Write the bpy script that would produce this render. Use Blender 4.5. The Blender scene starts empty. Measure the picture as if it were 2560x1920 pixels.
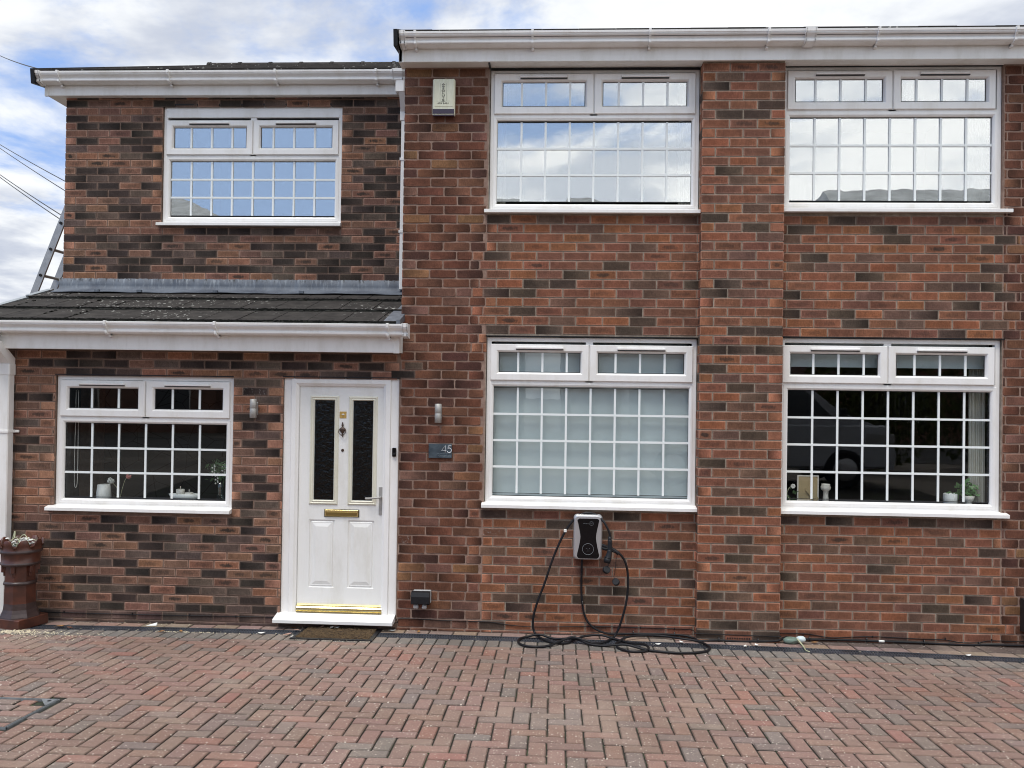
import bpy, math, random
from mathutils import Matrix, Vector
rnd = random.Random(45)
C = bpy.context.scene.collection
rad = math.radians

# ------------------------------------------------------------------ camera
CAMZ = 1.9976
cam_d = bpy.data.cameras.new('camera')
cam = bpy.data.objects.new('camera', cam_d); C.objects.link(cam)
yaw, pitch, roll = 0.0513, 0.0117, 0.0140
cam_d.sensor_width = 36.0
cam_d.lens = 36.0 * 2186.355 / 2560.0
cam_d.clip_start = 0.05; cam_d.clip_end = 3000
fwd = Vector((-math.sin(yaw)*math.cos(pitch), math.cos(yaw)*math.cos(pitch), math.sin(pitch)))
rt = Vector((math.cos(yaw), math.sin(yaw), 0))
dn = fwd.cross(rt)
c_, s_ = math.cos(roll), math.sin(roll)
r2 = c_*rt - s_*dn; d2 = s_*rt + c_*dn
Mx = Matrix((( r2.x, -d2.x, -fwd.x, 0), (r2.y, -d2.y, -fwd.y, 0), (r2.z, -d2.z, -fwd.z, CAMZ), (0, 0, 0, 1)))
cam.matrix_world = Mx
bpy.context.scene.camera = cam

# ------------------------------------------------------------------ world, sun, exposure
class NT:
    def __init__(s, tree): s.t = tree; s.n = tree.nodes; s.l = tree.links
    def add(s, typ, ins=None, **kw):
        n = s.n.new(typ)
        for k, v in kw.items(): setattr(n, k, v)
        if ins:
            for k, v in ins.items():
                sock = n.inputs[k]
                if isinstance(v, bpy.types.NodeSocket): s.l.new(v, sock)
                else: sock.default_value = v
        return n
    def math(s, op, a, b=None, c=None, clamp=False):
        ins = {0: a}
        if b is not None: ins[1] = b
        if c is not None: ins[2] = c
        n = s.add('ShaderNodeMath', ins, operation=op); n.use_clamp = clamp
        return n.outputs[0]
    def mr(s, v, a, b, c=0.0, d=1.0, smooth=True):
        n = s.add('ShaderNodeMapRange', {0: v, 1: a, 2: b, 3: c, 4: d})
        if smooth: n.interpolation_type = 'SMOOTHSTEP'
        return n.outputs[0]
    def mix(s, f, a, b, mode='MIX'):
        n = s.add('ShaderNodeMix', data_type='RGBA', blend_type=mode)
        for i, v in ((0, f), (6, a), (7, b)):
            if isinstance(v, bpy.types.NodeSocket): s.l.new(v, n.inputs[i])
            else: n.inputs[i].default_value = v if i == 0 else (tuple(v)+(1,))[:4]
        return n.outputs[2]
    def noise(s, vec, scale, detail=4, rough=.5, dist=0.0, w=None):
        n = s.add('ShaderNodeTexNoise', {'Vector': vec, 'Scale': scale, 'Detail': detail, 'Roughness': rough, 'Distortion': dist})
        return n.outputs['Fac']
    def xform(s, vec, scale=(1,1,1), loc=(0,0,0), rot=(0,0,0)):
        return s.add('ShaderNodeMapping', {'Vector': vec, 'Scale': scale, 'Location': loc, 'Rotation': rot}).outputs[0]

world = bpy.data.worlds.new('World'); bpy.context.scene.world = world
world.use_nodes = True
wt = NT(world.node_tree); wt.n.clear()
SUN_EL, SUN_AZ = rad(67), rad(205)         # azimuth measured from +Y clockwise
sky = wt.add('ShaderNodeTexSky', sky_type='NISHITA', sun_disc=False, sun_elevation=SUN_EL, sun_rotation=SUN_AZ, air_density=1.0, dust_density=.6, ozone_density=2.0)
tc = wt.add('ShaderNodeTexCoord')
sep = wt.add('ShaderNodeSeparateXYZ', {0: tc.outputs['Generated']})
zz = wt.math('ADD', wt.math('MAXIMUM', sep.outputs[2], 0.0), 0.16)
px = wt.math('DIVIDE', sep.outputs[0], zz); py = wt.math('DIVIDE', sep.outputs[1], zz)
cv = wt.add('ShaderNodeCombineXYZ', {0: px, 1: py, 2: 0.37}).outputs[0]
n1 = wt.noise(wt.xform(cv, loc=(8.3, 3.7, 0)), 1.15, 10, .60, .45)
n2 = wt.noise(wt.xform(cv, loc=(7.7, 2.0, 0)), 2.6, 6, .55, .2)
isback = wt.mr(sep.outputs[1], .25, -.25)
az = wt.math('DIVIDE', sep.outputs[0], wt.math('MAXIMUM', wt.math('MULTIPLY', sep.outputs[1], -1.0), .05))
bias = wt.math('ADD', wt.mr(az, -.30, -.12, -.30, .0), wt.mr(az, .12, .30, 0, .07))
bias = wt.math('ADD', bias, wt.math('MULTIPLY', wt.mr(sep.outputs[2], .20, .30, .20, -.05), wt.mr(az, -.2, -.08)))
bias = wt.math('ADD', wt.math('MULTIPLY', bias, isback), wt.math('MULTIPLY', wt.math('SUBTRACT', 1.0, isback), .100))
bias = wt.math('ADD', bias, wt.mr(sep.outputs[2], .45, .8, 0, .10))
bias = wt.math('ADD', bias, wt.math('MULTIPLY', wt.math('MULTIPLY', isback, wt.mr(az, -.2, -.08)), wt.mr(sep.outputs[2], .295, .33, 0, .15)))
bias = wt.math('ADD', bias, wt.math('MULTIPLY', wt.math('MULTIPLY', wt.mr(az, -.12, .0), wt.mr(az, .30, .12)), wt.math('MULTIPLY', isback, wt.mr(sep.outputs[2], .23,   .29, .0, -.07))))
cm = wt.mr(wt.math('ADD', wt.math('ADD', n1, bias), wt.math('MULTIPLY', wt.math('SUBTRACT', n2, .5), .30)), .40, .57)
shade = wt.mr(wt.math('ADD', wt.math('MULTIPLY', n2, .6), wt.math('MULTIPLY', wt.noise(wt.xform(cv, loc=(1.7, 9.2, 0)), 1.1, 6, .6, .3), .5)), .44, .62)
ccol = wt.mix(shade, (4.8, 5.2, 6.1), (8.0, 8.2, 8.4))
# thicker bright bank low behind the viewer (the sunny side of the sky)
back = wt.mr(wt.math('MULTIPLY', sep.outputs[1], -1.0), -.2, .8)
ccol = wt.mix(back, ccol, wt.mix(shade, (7.6, 8.3, 9.2), (12.6, 12.9, 12.9)))
bl = wt.mix(1.0, sky.outputs[0], (1.0, 1.0, 1.12), 'MULTIPLY')
bl = wt.mix(.75, bl, (2.7, 4.4, 8.2))
bl = wt.mix(wt.math('MULTIPLY', isback, .55), bl, (5.0, 6.6, 9.0))
col = wt.mix(cm, bl, ccol)
bg = wt.add('ShaderNodeBackground', {'Color': col, 'Strength': 0.095})
wo = wt.add('ShaderNodeOutputWorld', {0: bg.outputs[0]})

sun_d = bpy.data.lights.new('sun', 'SUN'); sun_d.energy = 2.0; sun_d.angle = rad(24); sun_d.color = (1, .94, .86)
sun = bpy.data.objects.new('sun', sun_d); C.objects.link(sun)
sd = Vector((math.sin(SUN_AZ)*math.cos(SUN_EL), math.cos(SUN_AZ)*math.cos(SUN_EL), math.sin(SUN_EL)))
sun.rotation_euler = sd.to_track_quat('Z', 'Y').to_euler()
vs = bpy.context.scene.view_settings
vs.view_transform = 'Standard'; vs.look = 'None'; vs.gamma = 1; vs.exposure = 0.40
bpy.context.scene.cycles.max_bounces = 6
bpy.context.scene.cycles.filter_width = 1.05

# ------------------------------------------------------------------ helpers
class MB:
    def __init__(s): s.v = []; s.f = []; s.m = []; s.sm = []
    def vert(s, p): s.v.append(tuple(p)); return len(s.v)-1
    def face(s, idx, m=0, smooth=False): s.f.append(tuple(idx)); s.m.append(m); s.sm.append(smooth)
    def poly(s, pts, m=0, smooth=False): s.face([s.vert(p) for p in pts], m, smooth)
    def box(s, x0, x1, y0, y1, z0, z1, m=0, bev=0.0, M=None):
        if bev > 0 and min(x1-x0, y1-y0, z1-z0) > 2.2*bev:
            b = bev; P = []
            # chamfered box: 24 verts
            def q(x, y, z):
                p = Vector((x, y, z)); 
                return s.vert(M @ p if M else p)
            X = (x0, x1); Y = (y0, y1); Z = (z0, z1)
            idx = {}
            for i in (0, 1):
                for j in (0, 1):
                    for k in (0, 1):
                        sx, sy, sz = (b if i == 0 else -b), (b if j == 0 else -b), (b if k == 0 else -b)
                        idx[i, j, k, 0] = q(X[i], Y[j]+sy, Z[k]+sz)
                        idx[i, j, k, 1] = q(X[i]+sx, Y[j], Z[k]+sz)
                        idx[i, j, k, 2] = q(X[i]+sx, Y[j]+sy, Z[k])
            def F(l, flip): s.face(l[::-1] if flip else l, m)
            for i in (0, 1): F([idx[i,0,0,0], idx[i,1,0,0], idx[i,1,1,0], idx[i,0,1,0]], i == 0)
            for j in (0, 1): F([idx[0,j,0,1], idx[1,j,0,1], idx[1,j,1,1], idx[0,j,1,1]], j == 1)
            for k in (0, 1): F([idx[0,0,k,2], idx[1,0,k,2], idx[1,1,k,2], idx[0,1,k,2]], k == 0)
            for i in (0, 1):
                for j in (0, 1): F([idx[i,j,0,0], idx[i,j,0,1], idx[i,j,1,1], idx[i,j,1,0]], (i+j) % 2 == 1)
                for k in (0, 1): F([idx[i,0,k,0], idx[i,1,k,0], idx[i,1,k,2], idx[i,0,k,2]], (i+k) % 2 == 0)
            for j in (0, 1):
                for k in (0, 1): F([idx[0,j,k,1], idx[1,j,k,1], idx[1,j,k,2], idx[0,j,k,2]], (j+k) % 2 == 1)
            for i in (0, 1):
                for j in (0, 1):
                    for k in (0, 1): F([idx[i,j,k,0], idx[i,j,k,1], idx[i,j,k,2]], (i+j+k) % 2 == 0)
            return
        P = [(x, y, z) for x in (x0, x1) for y in (y0, y1) for z in (z0, z1)]
        if M: P = [M @ Vector(p) for p in P]
        a = [s.vert(p) for p in P]
        for f in ((0,1,3,2), (4,6,7,5), (0,4,5,1), (2,3,7,6), (0,2,6,4), (1,5,7,3)): s.face([a[i] for i in f], m)
    def extrude_x(s, prof, x0, x1, m=0, smooth=False, cap=True):
        """prof: closed list of (y,z)"""
        a = [s.vert((x0, y, z)) for y, z in prof]; b = [s.vert((x1, y, z)) for y, z in prof]; n = len(prof)
        for i in range(n): s.face((a[i], a[(i+1) % n], b[(i+1) % n], b[i]), m, smooth)
        if cap: s.face(a[::-1], m); s.face(b, m)
    def ring_frame(s, x0, x1, z0, z1, prof, y, m=0):
        """prof: list of (inset, dy); swept round the rectangle with mitred corners, front towards -Y"""
        rows = []
        for d, dy in prof:
            rows.append([s.vert(p) for p in ((x0+d, y+dy, z0+d), (x1-d, y+dy, z0+d), (x1-d, y+dy, z1-d), (x0+d, y+dy, z1-d))])
        for r in range(len(rows)-1):
            for k in range(4):
                s.face((rows[r][k], rows[r][(k+1) % 4], rows[r+1][(k+1) % 4], rows[r+1][k]), m)
    def lathe(s, prof, cx, cy, cz, n=24, m=0, smooth=True, M=None, ax='Z'):
        rows = []
        for r, z in prof:
            row = []
            for k in range(n):
                a = 2*math.pi*k/n
                if ax == 'Z': p = Vector((r*math.cos(a), r*math.sin(a), z))
                elif ax == 'Y': p = Vector((r*math.cos(a), z, r*math.sin(a)))
                else: p = Vector((z, r*math.cos(a), r*math.sin(a)))
                if M: p = M @ p
                row.append(s.vert(p + Vector((cx, cy, cz))))
            rows.append(row)
        for i in range(len(rows)-1):
            for k in range(n): s.face((rows[i][k], rows[i][(k+1) % n], rows[i+1][(k+1) % n], rows[i+1][k]), m, smooth)
        s.face(rows[0][::-1], m); s.face(rows[-1], m)
    def tube(s, pts, r, n=8, m=0, smooth=True, sub=6, taper=None):
        P = [Vector(p) for p in pts]
        if sub > 1 and len(P) > 2: P = catmull(P, sub)
        T = []
        for i in range(len(P)):
            t = P[min(i+1, len(P)-1)] - P[max(i-1, 0)]; T.append(t.normalized() if t.length > 1e-9 else Vector((0, 0, 1)))
        up = Vector((0, 0, 1)) if abs(T[0].z) < .9 else Vector((0, 1, 0))
        u = (up - T[0]*up.dot(T[0])).normalized(); rows = []
        for i, p in enumerate(P):
            u = (u - T[i]*u.dot(T[i])); u = u.normalized() if u.length > 1e-6 else Vector((1, 0, 0)); w = T[i].cross(u)
            rr = r if taper is None else r*(1+(taper-1)*i/(len(P)-1))
            rows.append([s.vert(p + rr*(math.cos(2*math.pi*k/n)*u + math.sin(2*math.pi*k/n)*w)) for k in range(n)])
        for i in range(len(rows)-1):
            for k in range(n): s.face((rows[i][k], rows[i][(k+1) % n], rows[i+1][(k+1) % n], rows[i+1][k]), m, smooth)
        s.face(rows[0][::-1], m); s.face(rows[-1], m)
    def sphere(s, c, r, n=10, m=0, sc=(1,1,1)):
        rows = []
        for i in range(1, n):
            a = math.pi*i/n
            rows.append([s.vert((c[0]+sc[0]*r*math.sin(a)*math.cos(2*math.pi*k/n), c[1]+sc[1]*r*math.sin(a)*math.sin(2*math.pi*k/n), c[2]+sc[2]*r*math.cos(a))) for k in range(n)])
        t = s.vert((c[0], c[1], c[2]+sc[2]*r)); b = s.vert((c[0], c[1], c[2]-sc[2]*r))
        for k in range(n):
            s.face((t, rows[0][k], rows[0][(k+1) % n]), m, True); s.face((b, rows[-1][(k+1) % n], rows[-1][k]), m, True)
            for i in range(len(rows)-1): s.face((rows[i][k], rows[i+1][k], rows[i+1][(k+1) % n], rows[i][(k+1) % n]), m, True)
    def build(s, name, mats, parent=None):
        me = bpy.data.meshes.new(name)
        me.from_pydata(s.v, [], s.f)
        if not isinstance(mats, (list, tuple)): mats = [mats]
        for mm in mats: me.materials.append(mm)
        me.polygons.foreach_set('material_index', s.m)
        me.polygons.foreach_set('use_smooth', s.sm)
        me.update()
        o = bpy.data.objects.new(name, me); C.objects.link(o)
        if parent: o.parent = parent; o.matrix_parent_inverse = parent.matrix_world.inverted() if False else Matrix.Translation(-Vector(parent.get('_base', (0, 0, 0))))
        return o

def catmull(P, sub):
    out = []
    for i in range(len(P)-1):
        p0 = P[max(i-1, 0)]; p1 = P[i]; p2 = P[i+1]; p3 = P[min(i+2, len(P)-1)]
        for k in range(sub):
            t = k/sub
            out.append(.5*((2*p1) + (p2-p0)*t + (2*p0-5*p1+4*p2-p3)*t*t + (3*p1-p0-3*p2+p3)*t*t*t))
    out.append(P[-1]); return out

def tag(o, label, cat, group=None, kind=None):
    if kind: o['kind'] = kind
    if label: o['label'] = label
    if cat: o['category'] = cat
    if group: o['group'] = group
    return o
def thing(name, loc, label, cat, group=None):
    o = bpy.data.objects.new(name, None); o.empty_display_size = .1; C.objects.link(o)
    o.location = loc; o['_base'] = tuple(loc)
    return tag(o, label, cat, group)
def rebase(o, loc):
    """move a single-mesh thing's origin to its base"""
    v = Vector(loc)
    for q in o.data.vertices: q.co -= v
    o.location = v; return o

def gz(y):                        # the drive falls gently towards the house
    return 0.0493*(7.335-y) if y > -1 else 0.0493*8.335

def text_mb(body, size, x, y, z, xs=1.0, ext=.0008, align='CENTER'):
    cu = bpy.data.curves.new('t', 'FONT'); cu.body = body; cu.size = size; cu.extrude = ext; cu.align_x = align; cu.resolution_u = 3
    ob = bpy.data.objects.new('t', cu); C.objects.link(ob)
    bpy.context.view_layer.update()
    me = bpy.data.meshes.new_from_object(ob.evaluated_get(bpy.context.evaluated_depsgraph_get()))
    mb = MB()
    for q in me.vertices: mb.v.append((x+q.co.x*xs, y-q.co.z, z+q.co.y))
    for p in me.polygons: mb.face(list(p.vertices))
    bpy.data.objects.remove(ob); bpy.data.curves.remove(cu); bpy.data.meshes.remove(me)
    return mb
def merge(a, b, m=0):
    o = len(a.v); a.v += b.v
    for f in b.f: a.face([i+o for i in f], m)

# ------------------------------------------------------------------ materials
def pbr(name, col, rough=.5, metal=0.0, spec=.5, var=.0, vscale=8, bump=0, bscale=200, coat=0, colfn=None, stretch=(1,1,1), emit=None):
    m = bpy.data.materials.new(name); m.use_nodes = True; t = NT(m.node_tree); t.n.clear()
    tc = t.add('ShaderNodeTexCoord').outputs['Object']
    v = t.xform(tc, scale=stretch)
    if colfn: c = colfn(t, tc)
    elif var > 0:
        n = t.noise(v, vscale, 5, .6)
        c = t.mix(t.mr(n, .3, .7), tuple(x*(1-var) for x in col), tuple(min(1, x*(1+var)) for x in col))
    else: c = tuple(col)+(1,)
    b = t.add('ShaderNodeBsdfPrincipled', {'Base Color': c, 'Roughness': rough, 'Metallic': metal, 'Specular IOR Level': spec, 'Coat Weight': coat})
    if bump:
        h = t.noise(v, bscale, 4, .6)
        bn = t.add('ShaderNodeBump', {'Height': h, 'Strength': bump, 'Distance': .002}); t.l.new(bn.outputs[0], b.inputs['Normal'])
    if emit: b.inputs['Emission Color'].default_value = emit+(1,); b.inputs['Emission Strength'].default_value = 1
    t.add('ShaderNodeOutputMaterial', {0: b.outputs[0]})
    return m

def upvc_col(base, dirt=.10):
    def fn(t, tc):
        a = t.noise(t.xform(tc, scale=(1, 1, .35)), 6, 6, .65)
        g = t.noise(tc, 45, 4, .6)
        c = t.mix(t.mr(a, .42, .75), base, tuple(x*(1-dirt)*w for x, w in zip(base, (1, .985, .95))))
        c = t.mix(t.mr(g, .62, .8, 0, .35), c, tuple(x*.82 for x in base))
        st = t.noise(t.xform(tc, scale=(1, 1, .07)), 26, 5, .7)
        return t.mix(t.mr(st, .56, .78, 0, .22), c, tuple(x*w for x, w in zip(base, (.70, .69, .64))))
    return fn
M_pvc = pbr('white_pvc', (0,0,0), .28, colfn=upvc_col((.87, .86, .84)))
M_pvc2 = pbr('white_pvc_fascia', (0,0,0), .35, colfn=upvc_col((.86, .85, .82), .14))
M_gutter = pbr('gutter_pvc', (0,0,0), .25, colfn=upvc_col((.86, .85, .83), .12))
M_bar = pbr('glazing_bar_white', (.84, .88, .87), .35)
M_gasket_shadow = pbr('black_gasket_and_vent_shadow', (.02, .02, .022), .5)
M_door = pbr('door_white', (0,0,0), .38, colfn=upvc_col((.84, .84, .815), .12), bump=.25, bscale=60, stretch=(6, 1, .6))
M_cream = pbr('cream_trim', (0,0,0), .35, colfn=upvc_col((.74, .72, .60), .12))
M_brass = pbr('brass', (.88, .74, .36), .25, 1.0, var=.08, vscale=20)
M_brassd = pbr('dull_brass', (.42, .32, .12), .35, 1.0)
M_bronze = pbr('aged_bronze', (.10, .07, .055), .45, .7, bump=.4, bscale=300)
M_steel = pbr('brushed_steel', (.42, .41, .39), .6, .6, bump=.15, bscale=300, stretch=(1, 1, .1))
M_black = pbr('black_plastic', (.012, .012, .014), .5, spec=.3, var=.2, vscale=30)
M_blackg = pbr('gloss_black', (.004, .004, .005), .12, spec=.25)
M_rubber = pbr('black_cable_rubber', (.010, .010, .012), .5, spec=.3, var=.3, vscale=9)
M_silver = pbr('silver_plastic', (.50, .50, .51), .32, .55)
M_greyp = pbr('grey_plastic', (.33, .33, .33), .5)
M_lead_dark = pbr('lead_grey', (.16, .175, .2), .5, .2, var=.25, vscale=12, bump=.4, bscale=40)
M_terr = pbr('glazed_terracotta', (0,0,0), .4, coat=.15, colfn=lambda t, tc: t.mix(t.mr(t.noise(tc, 9, 5, .6), .35, .7), (.055, .019, .012), (.105, .032, .018)), bump=.2, bscale=60)
M_terr_band = pbr('dark_glazed_band', (.045, .027, .025), .4, coat=.12, var=.3, vscale=14)
M_white_petal = pbr('white_petal', (.78, .78, .74), .6)
M_leaf = pbr('green_leaf', (.05, .10, .035), .5, var=.4, vscale=30)
M_paleleaf = pbr('pale_green_stem', (.45, .46, .30), .5, var=.2, vscale=30)
M_alu = pbr('aluminium', (.48, .47, .45), .42, .7, var=.1, vscale=20)
M_card = pbr('tan_card', (.42, .33, .19), .8)
M_ceramic = pbr('cream_ceramic', (.72, .70, .64), .3)
M_ceramic2 = pbr('white_ceramic', (.78, .80, .78), .3)
M_fabric = pbr('white_blind', (.50, .575, .59), .8, var=.04, vscale=3)
M_curtain = pbr('cream_curtain', (.62, .62, .56), .85)
M_room = pbr('dark_room_wall', (.055, .058, .065), .9)
M_roomfl = pbr('dark_room_floor', (.035, .03, .03), .8)
M_bulb = pbr('lens_glass', (.3, .3, .3), .1)
M_galv = pbr('galvanised_steel', (.36, .39, .41), .45, .6, var=.2, vscale=40)

def wallpaper():
    def fn(t, tc):
        v = t.add('ShaderNodeTexVoronoi', {'Vector': t.xform(tc, scale=(3.2, 3.2, 3.2), rot=(.3, .4, .2)), 'Scale': 1.0}, feature='DISTANCE_TO_EDGE')
        v2 = t.add('ShaderNodeTexVoronoi', {'Vector': t.xform(tc, scale=(1.9, 1.9, 4.4), rot=(.1, .9, .2)), 'Scale': 1.0}, feature='DISTANCE_TO_EDGE')
        d = t.math('MINIMUM', v.outputs[0], v2.outputs[0])
        return t.mix(t.mr(d, .006, .012), (.010, .010, .010), (.045, .048, .052))
    return fn
M_paper = pbr('patterned_wallpaper', (0,0,0), .8, colfn=wallpaper())

def brick_material():
    m = bpy.data.materials.new('brickwork'); m.use_nodes = True; t = NT(m.node_tree); t.n.clear()
    tc = t.add('ShaderNodeTexCoord').outputs['Object']
    buv = t.add('ShaderNodeSeparateXYZ', {0: t.add('ShaderNodeUVMap', uv_map='buv').outputs[0]})
    bhd = t.add('ShaderNodeSeparateXYZ', {0: t.add('ShaderNodeUVMap', uv_map='bhd').outputs[0]})
    bcol = t.add('ShaderNodeAttribute', attribute_name='bcol').outputs['Color']
    dat = t.add('ShaderNodeAttribute', attribute_name='bdat')
    ds = t.add('ShaderNodeSeparateColor', {0: dat.outputs['Color']})
    smud, rimw, rndv = ds.outputs[0], ds.outputs[1], ds.outputs[2]
    au = t.math('ABSOLUTE', buv.outputs[0]); av = t.math('ABSOLUTE', buv.outputs[1])
    e = t.math('MINIMUM', t.math('SUBTRACT', bhd.outputs[0], au), t.math('SUBTRACT', bhd.outputs[1], av))
    n1 = t.noise(tc, 70, 4, .6); n2 = t.noise(tc, 420, 3, .65); nb = t.noise(tc, 16, 4, .6)
    ns = t.noise(t.xform(tc, scale=(1, 1, .12)), 230, 3, .6)
    inner = t.mr(t.math('ADD', e, t.math('MULTIPLY', t.math('SUBTRACT', n1, .5), .012)), .004, .0105)
    speck = t.mr(n2, .38, .66)
    ci = t.mix(speck, t.mix(1, bcol, (.62, .60, .60), 'MULTIPLY'), t.mix(1, bcol, (1.22, 1.2, 1.2), 'MULTIPLY'))
    rimc = t.mix(.38, t.mix(1, bcol, (1.45, 1.5, 1.6), 'MULTIPLY'), (.38, .245, .185))
    c = t.mix(t.math('MULTIPLY', t.math('SUBTRACT', 1.0, inner), rimw), ci, rimc)
    q = t.math('ADD', t.math('POWER', t.math('DIVIDE', au, t.math('MULTIPLY', bhd.outputs[0], .62)), 2.0),
               t.math('POWER', t.math('DIVIDE', av, t.math('MULTIPLY', bhd.outputs[1], .52)), 2.0))
    q = t.math('ADD', q, t.math('MULTIPLY', t.math('SUBTRACT', ns, .5), 2.6))
    q = t.math('ADD', q, t.math('MULTIPLY', t.math('SUBTRACT', t.noise(tc, 24, 3, .6), .5), 3.0))
    sm = t.math('MULTIPLY', t.math('SUBTRACT', 1.0, t.mr(q, .25, 1.25)), smud)
    c = t.mix(sm, c, (.030, .026, .022))
    st = t.mr(ns, .35, .68, .82, 1.16)
    c = t.mix(1.0, c, t.add('ShaderNodeCombineColor', {0: st, 1: st, 2: st}).outputs[0], 'MULTIPLY')
    bm = t.mr(nb, .3, .72, .84, 1.14)
    c = t.mix(1.0, c, t.add('ShaderNodeCombineColor', {0: bm, 1: bm, 2: bm}).outputs[0], 'MULTIPLY')
    gr = t.math('MULTIPLY', t.math('DIVIDE', buv.outputs[0], bhd.outputs[0]), t.math('SUBTRACT', rndv, .5))
    gr = t.math('ADD', 1.0, t.math('MULTIPLY', gr, t.mr(rimw, .30, .60, 1.35, .40)))
    c = t.mix(1.0, c, t.add('ShaderNodeCombineColor', {0: gr, 1: gr, 2: gr}).outputs[0], 'MULTIPLY')
    eff = t.math('MULTIPLY', t.mr(t.math('ADD', t.noise(tc, 55, 5, .7), t.math('MULTIPLY', dat.outputs['Alpha'], .35)), .70, .82), dat.outputs['Alpha'])
    c = t.mix(eff, c, (.52, .49, .46))
    # a few chalky marks anywhere on the wall
    chalk = t.mr(t.noise(tc, 7.3, 7, .78), .735, .80, 0, .28)
    c = t.mix(chalk, c, (.45, .38, .34))
    h = t.math('ADD', t.math('MULTIPLY', n2, .6), t.math('MULTIPLY', n1, .8))
    h = t.math('ADD', h, t.math('MULTIPLY', ns, .5))
    bn = t.add('ShaderNodeBump', {'Height': h, 'Strength': .55, 'Distance': .0035})
    b = t.add('ShaderNodeBsdfPrincipled', {'Base Color': c, 'Roughness': .86, 'Specular IOR Level': .25, 'Normal': bn.outputs[0]})
    t.add('ShaderNodeOutputMaterial', {0: b.outputs[0]})
    return m
M_brick = brick_material()
def mortar(name, a, b_):
    def fn(t, tc):
        n = t.noise(tc, 22, 6, .65); n2 = t.noise(tc, 300, 3, .6); n3 = t.noise(tc, 1.6, 4, .6)
        c = t.mix(t.mr(n, .32, .7), a, b_)
        c = t.mix(t.mr(n2, .4, .75, 0, .5), c, tuple(x*.6 for x in a))
        return t.mix(t.mr(n3, .45, .7, 0, .35), c, tuple(x*.6 for x in a))
    return pbr(name, (0,0,0), .92, spec=.2, bump=.7, bscale=240, colfn=fn)
M_mort_ext = mortar('mortar_brown', (.185, .125, .096), (.27, .19, .148))
M_mort_new = mortar('mortar_grey_buff', (.235, .19, .15), (.39, .33, .265))
M_mort_old = mortar('mortar_pink_buff', (.25, .165, .128), (.36, .25, .20))

def paver_material():
    m = bpy.data.materials.new('block_paving'); m.use_nodes = True; t = NT(m.node_tree); t.n.clear()
    tc = t.add('ShaderNodeTexCoord').outputs['Object']
    bcol = t.add('ShaderNodeAttribute', attribute_name='bcol').outputs['Color']
    n = t.noise(tc, 28, 5, .6); n2 = t.noise(tc, 330, 3, .6); n3 = t.noise(tc, .55, 5, .6)
    c = t.mix(t.mr(n2, .35, .68), t.mix(1, bcol, (.66, .65, .64), 'MULTIPLY'), t.mix(1, bcol, (1.25, 1.25, 1.24), 'MULTIPLY'))
    c = t.mix(t.mr(n, .3, .7, 0, .5), c, t.mix(1, bcol, (.74, .76, .76), 'MULTIPLY'))
    for sc, th, amt, cc in ((150, .10, .85, (.62, .53, .45)), (60, .10, .85, (.66, .58, .50)), (38, .05, .8, (.70, .64, .56)), (260, .12, .6, (.5, .38, .31))):
        vo = t.add('ShaderNodeTexVoronoi', {'Vector': tc, 'Scale': float(sc)})
        sp = t.add('ShaderNodeSeparateColor', {0: vo.outputs['Color']})
        on = t.mr(sp.outputs[0], .66, .68, smooth=False)
        thv = t.math('ADD', th, t.math('MULTIPLY', sp.outputs[1], .22))
        d = t.math('SUBTRACT', thv, vo.outputs['Distance'])
        c = t.mix(t.math('MULTIPLY', t.math('MULTIPLY', t.mr(d, 0, .05), on), amt), c, cc)
    # straw coloured fibres blown into the joints and lying on the blocks
    w = t.noise(t.xform(tc, scale=(1, 1, 1)), 38, 7, .8, 1.6)
    lw = t.noise(tc, .9, 3, .5)
    wm = t.math('MULTIPLY', t.mr(w, .615, .66), t.mr(lw, .38, .66, .12, .75))
    c = t.mix(wm, c, (.42, .31, .22))
    c = t.mix(t.mr(n3, .42, .66, 0, .5), c, t.mix(1, c, (.68, .66, .62), 'MULTIPLY'))
    oil = t.noise(tc, 2.4, 6, .7, .5)
    c = t.mix(t.mr(oil, .66, .74, 0, .6), c, t.mix(1, c, (.50, .42, .36), 'MULTIPLY'))
    pale = t.noise(t.xform(tc, loc=(4, 9, 0)), 1.3, 6, .65, .4)
    c = t.mix(t.mr(pale, .50, .68, 0, .35), c, (.40, .31, .25))
    bn = t.add('ShaderNodeBump', {'Height': t.math('ADD', n2, t.math('MULTIPLY', n, .6)), 'Strength': .6, 'Distance': .003})
    b = t.add('ShaderNodeBsdfPrincipled', {'Base Color': c, 'Roughness': .80, 'Specular IOR Level': .35, 'Normal': bn.outputs[0]})
    t.add('ShaderNodeOutputMaterial', {0: b.outputs[0]})
    return m
M_paver = paver_material()
def joint_fn(t, tc):
    n = t.noise(tc, 40, 5, .7); g = t.noise(tc, 2.2, 5, .6)
    c = t.mix(t.mr(n, .35, .7), (.016, .014, .011), (.042, .036, .028))
    return t.mix(t.math('MULTIPLY', t.mr(g, .5, .62), t.mr(n, .45, .6)), c, (.035, .06, .018))
M_joint = pbr('mossy_joint_sand', (0,0,0), .95, colfn=joint_fn, bump=.8, bscale=180)

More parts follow.
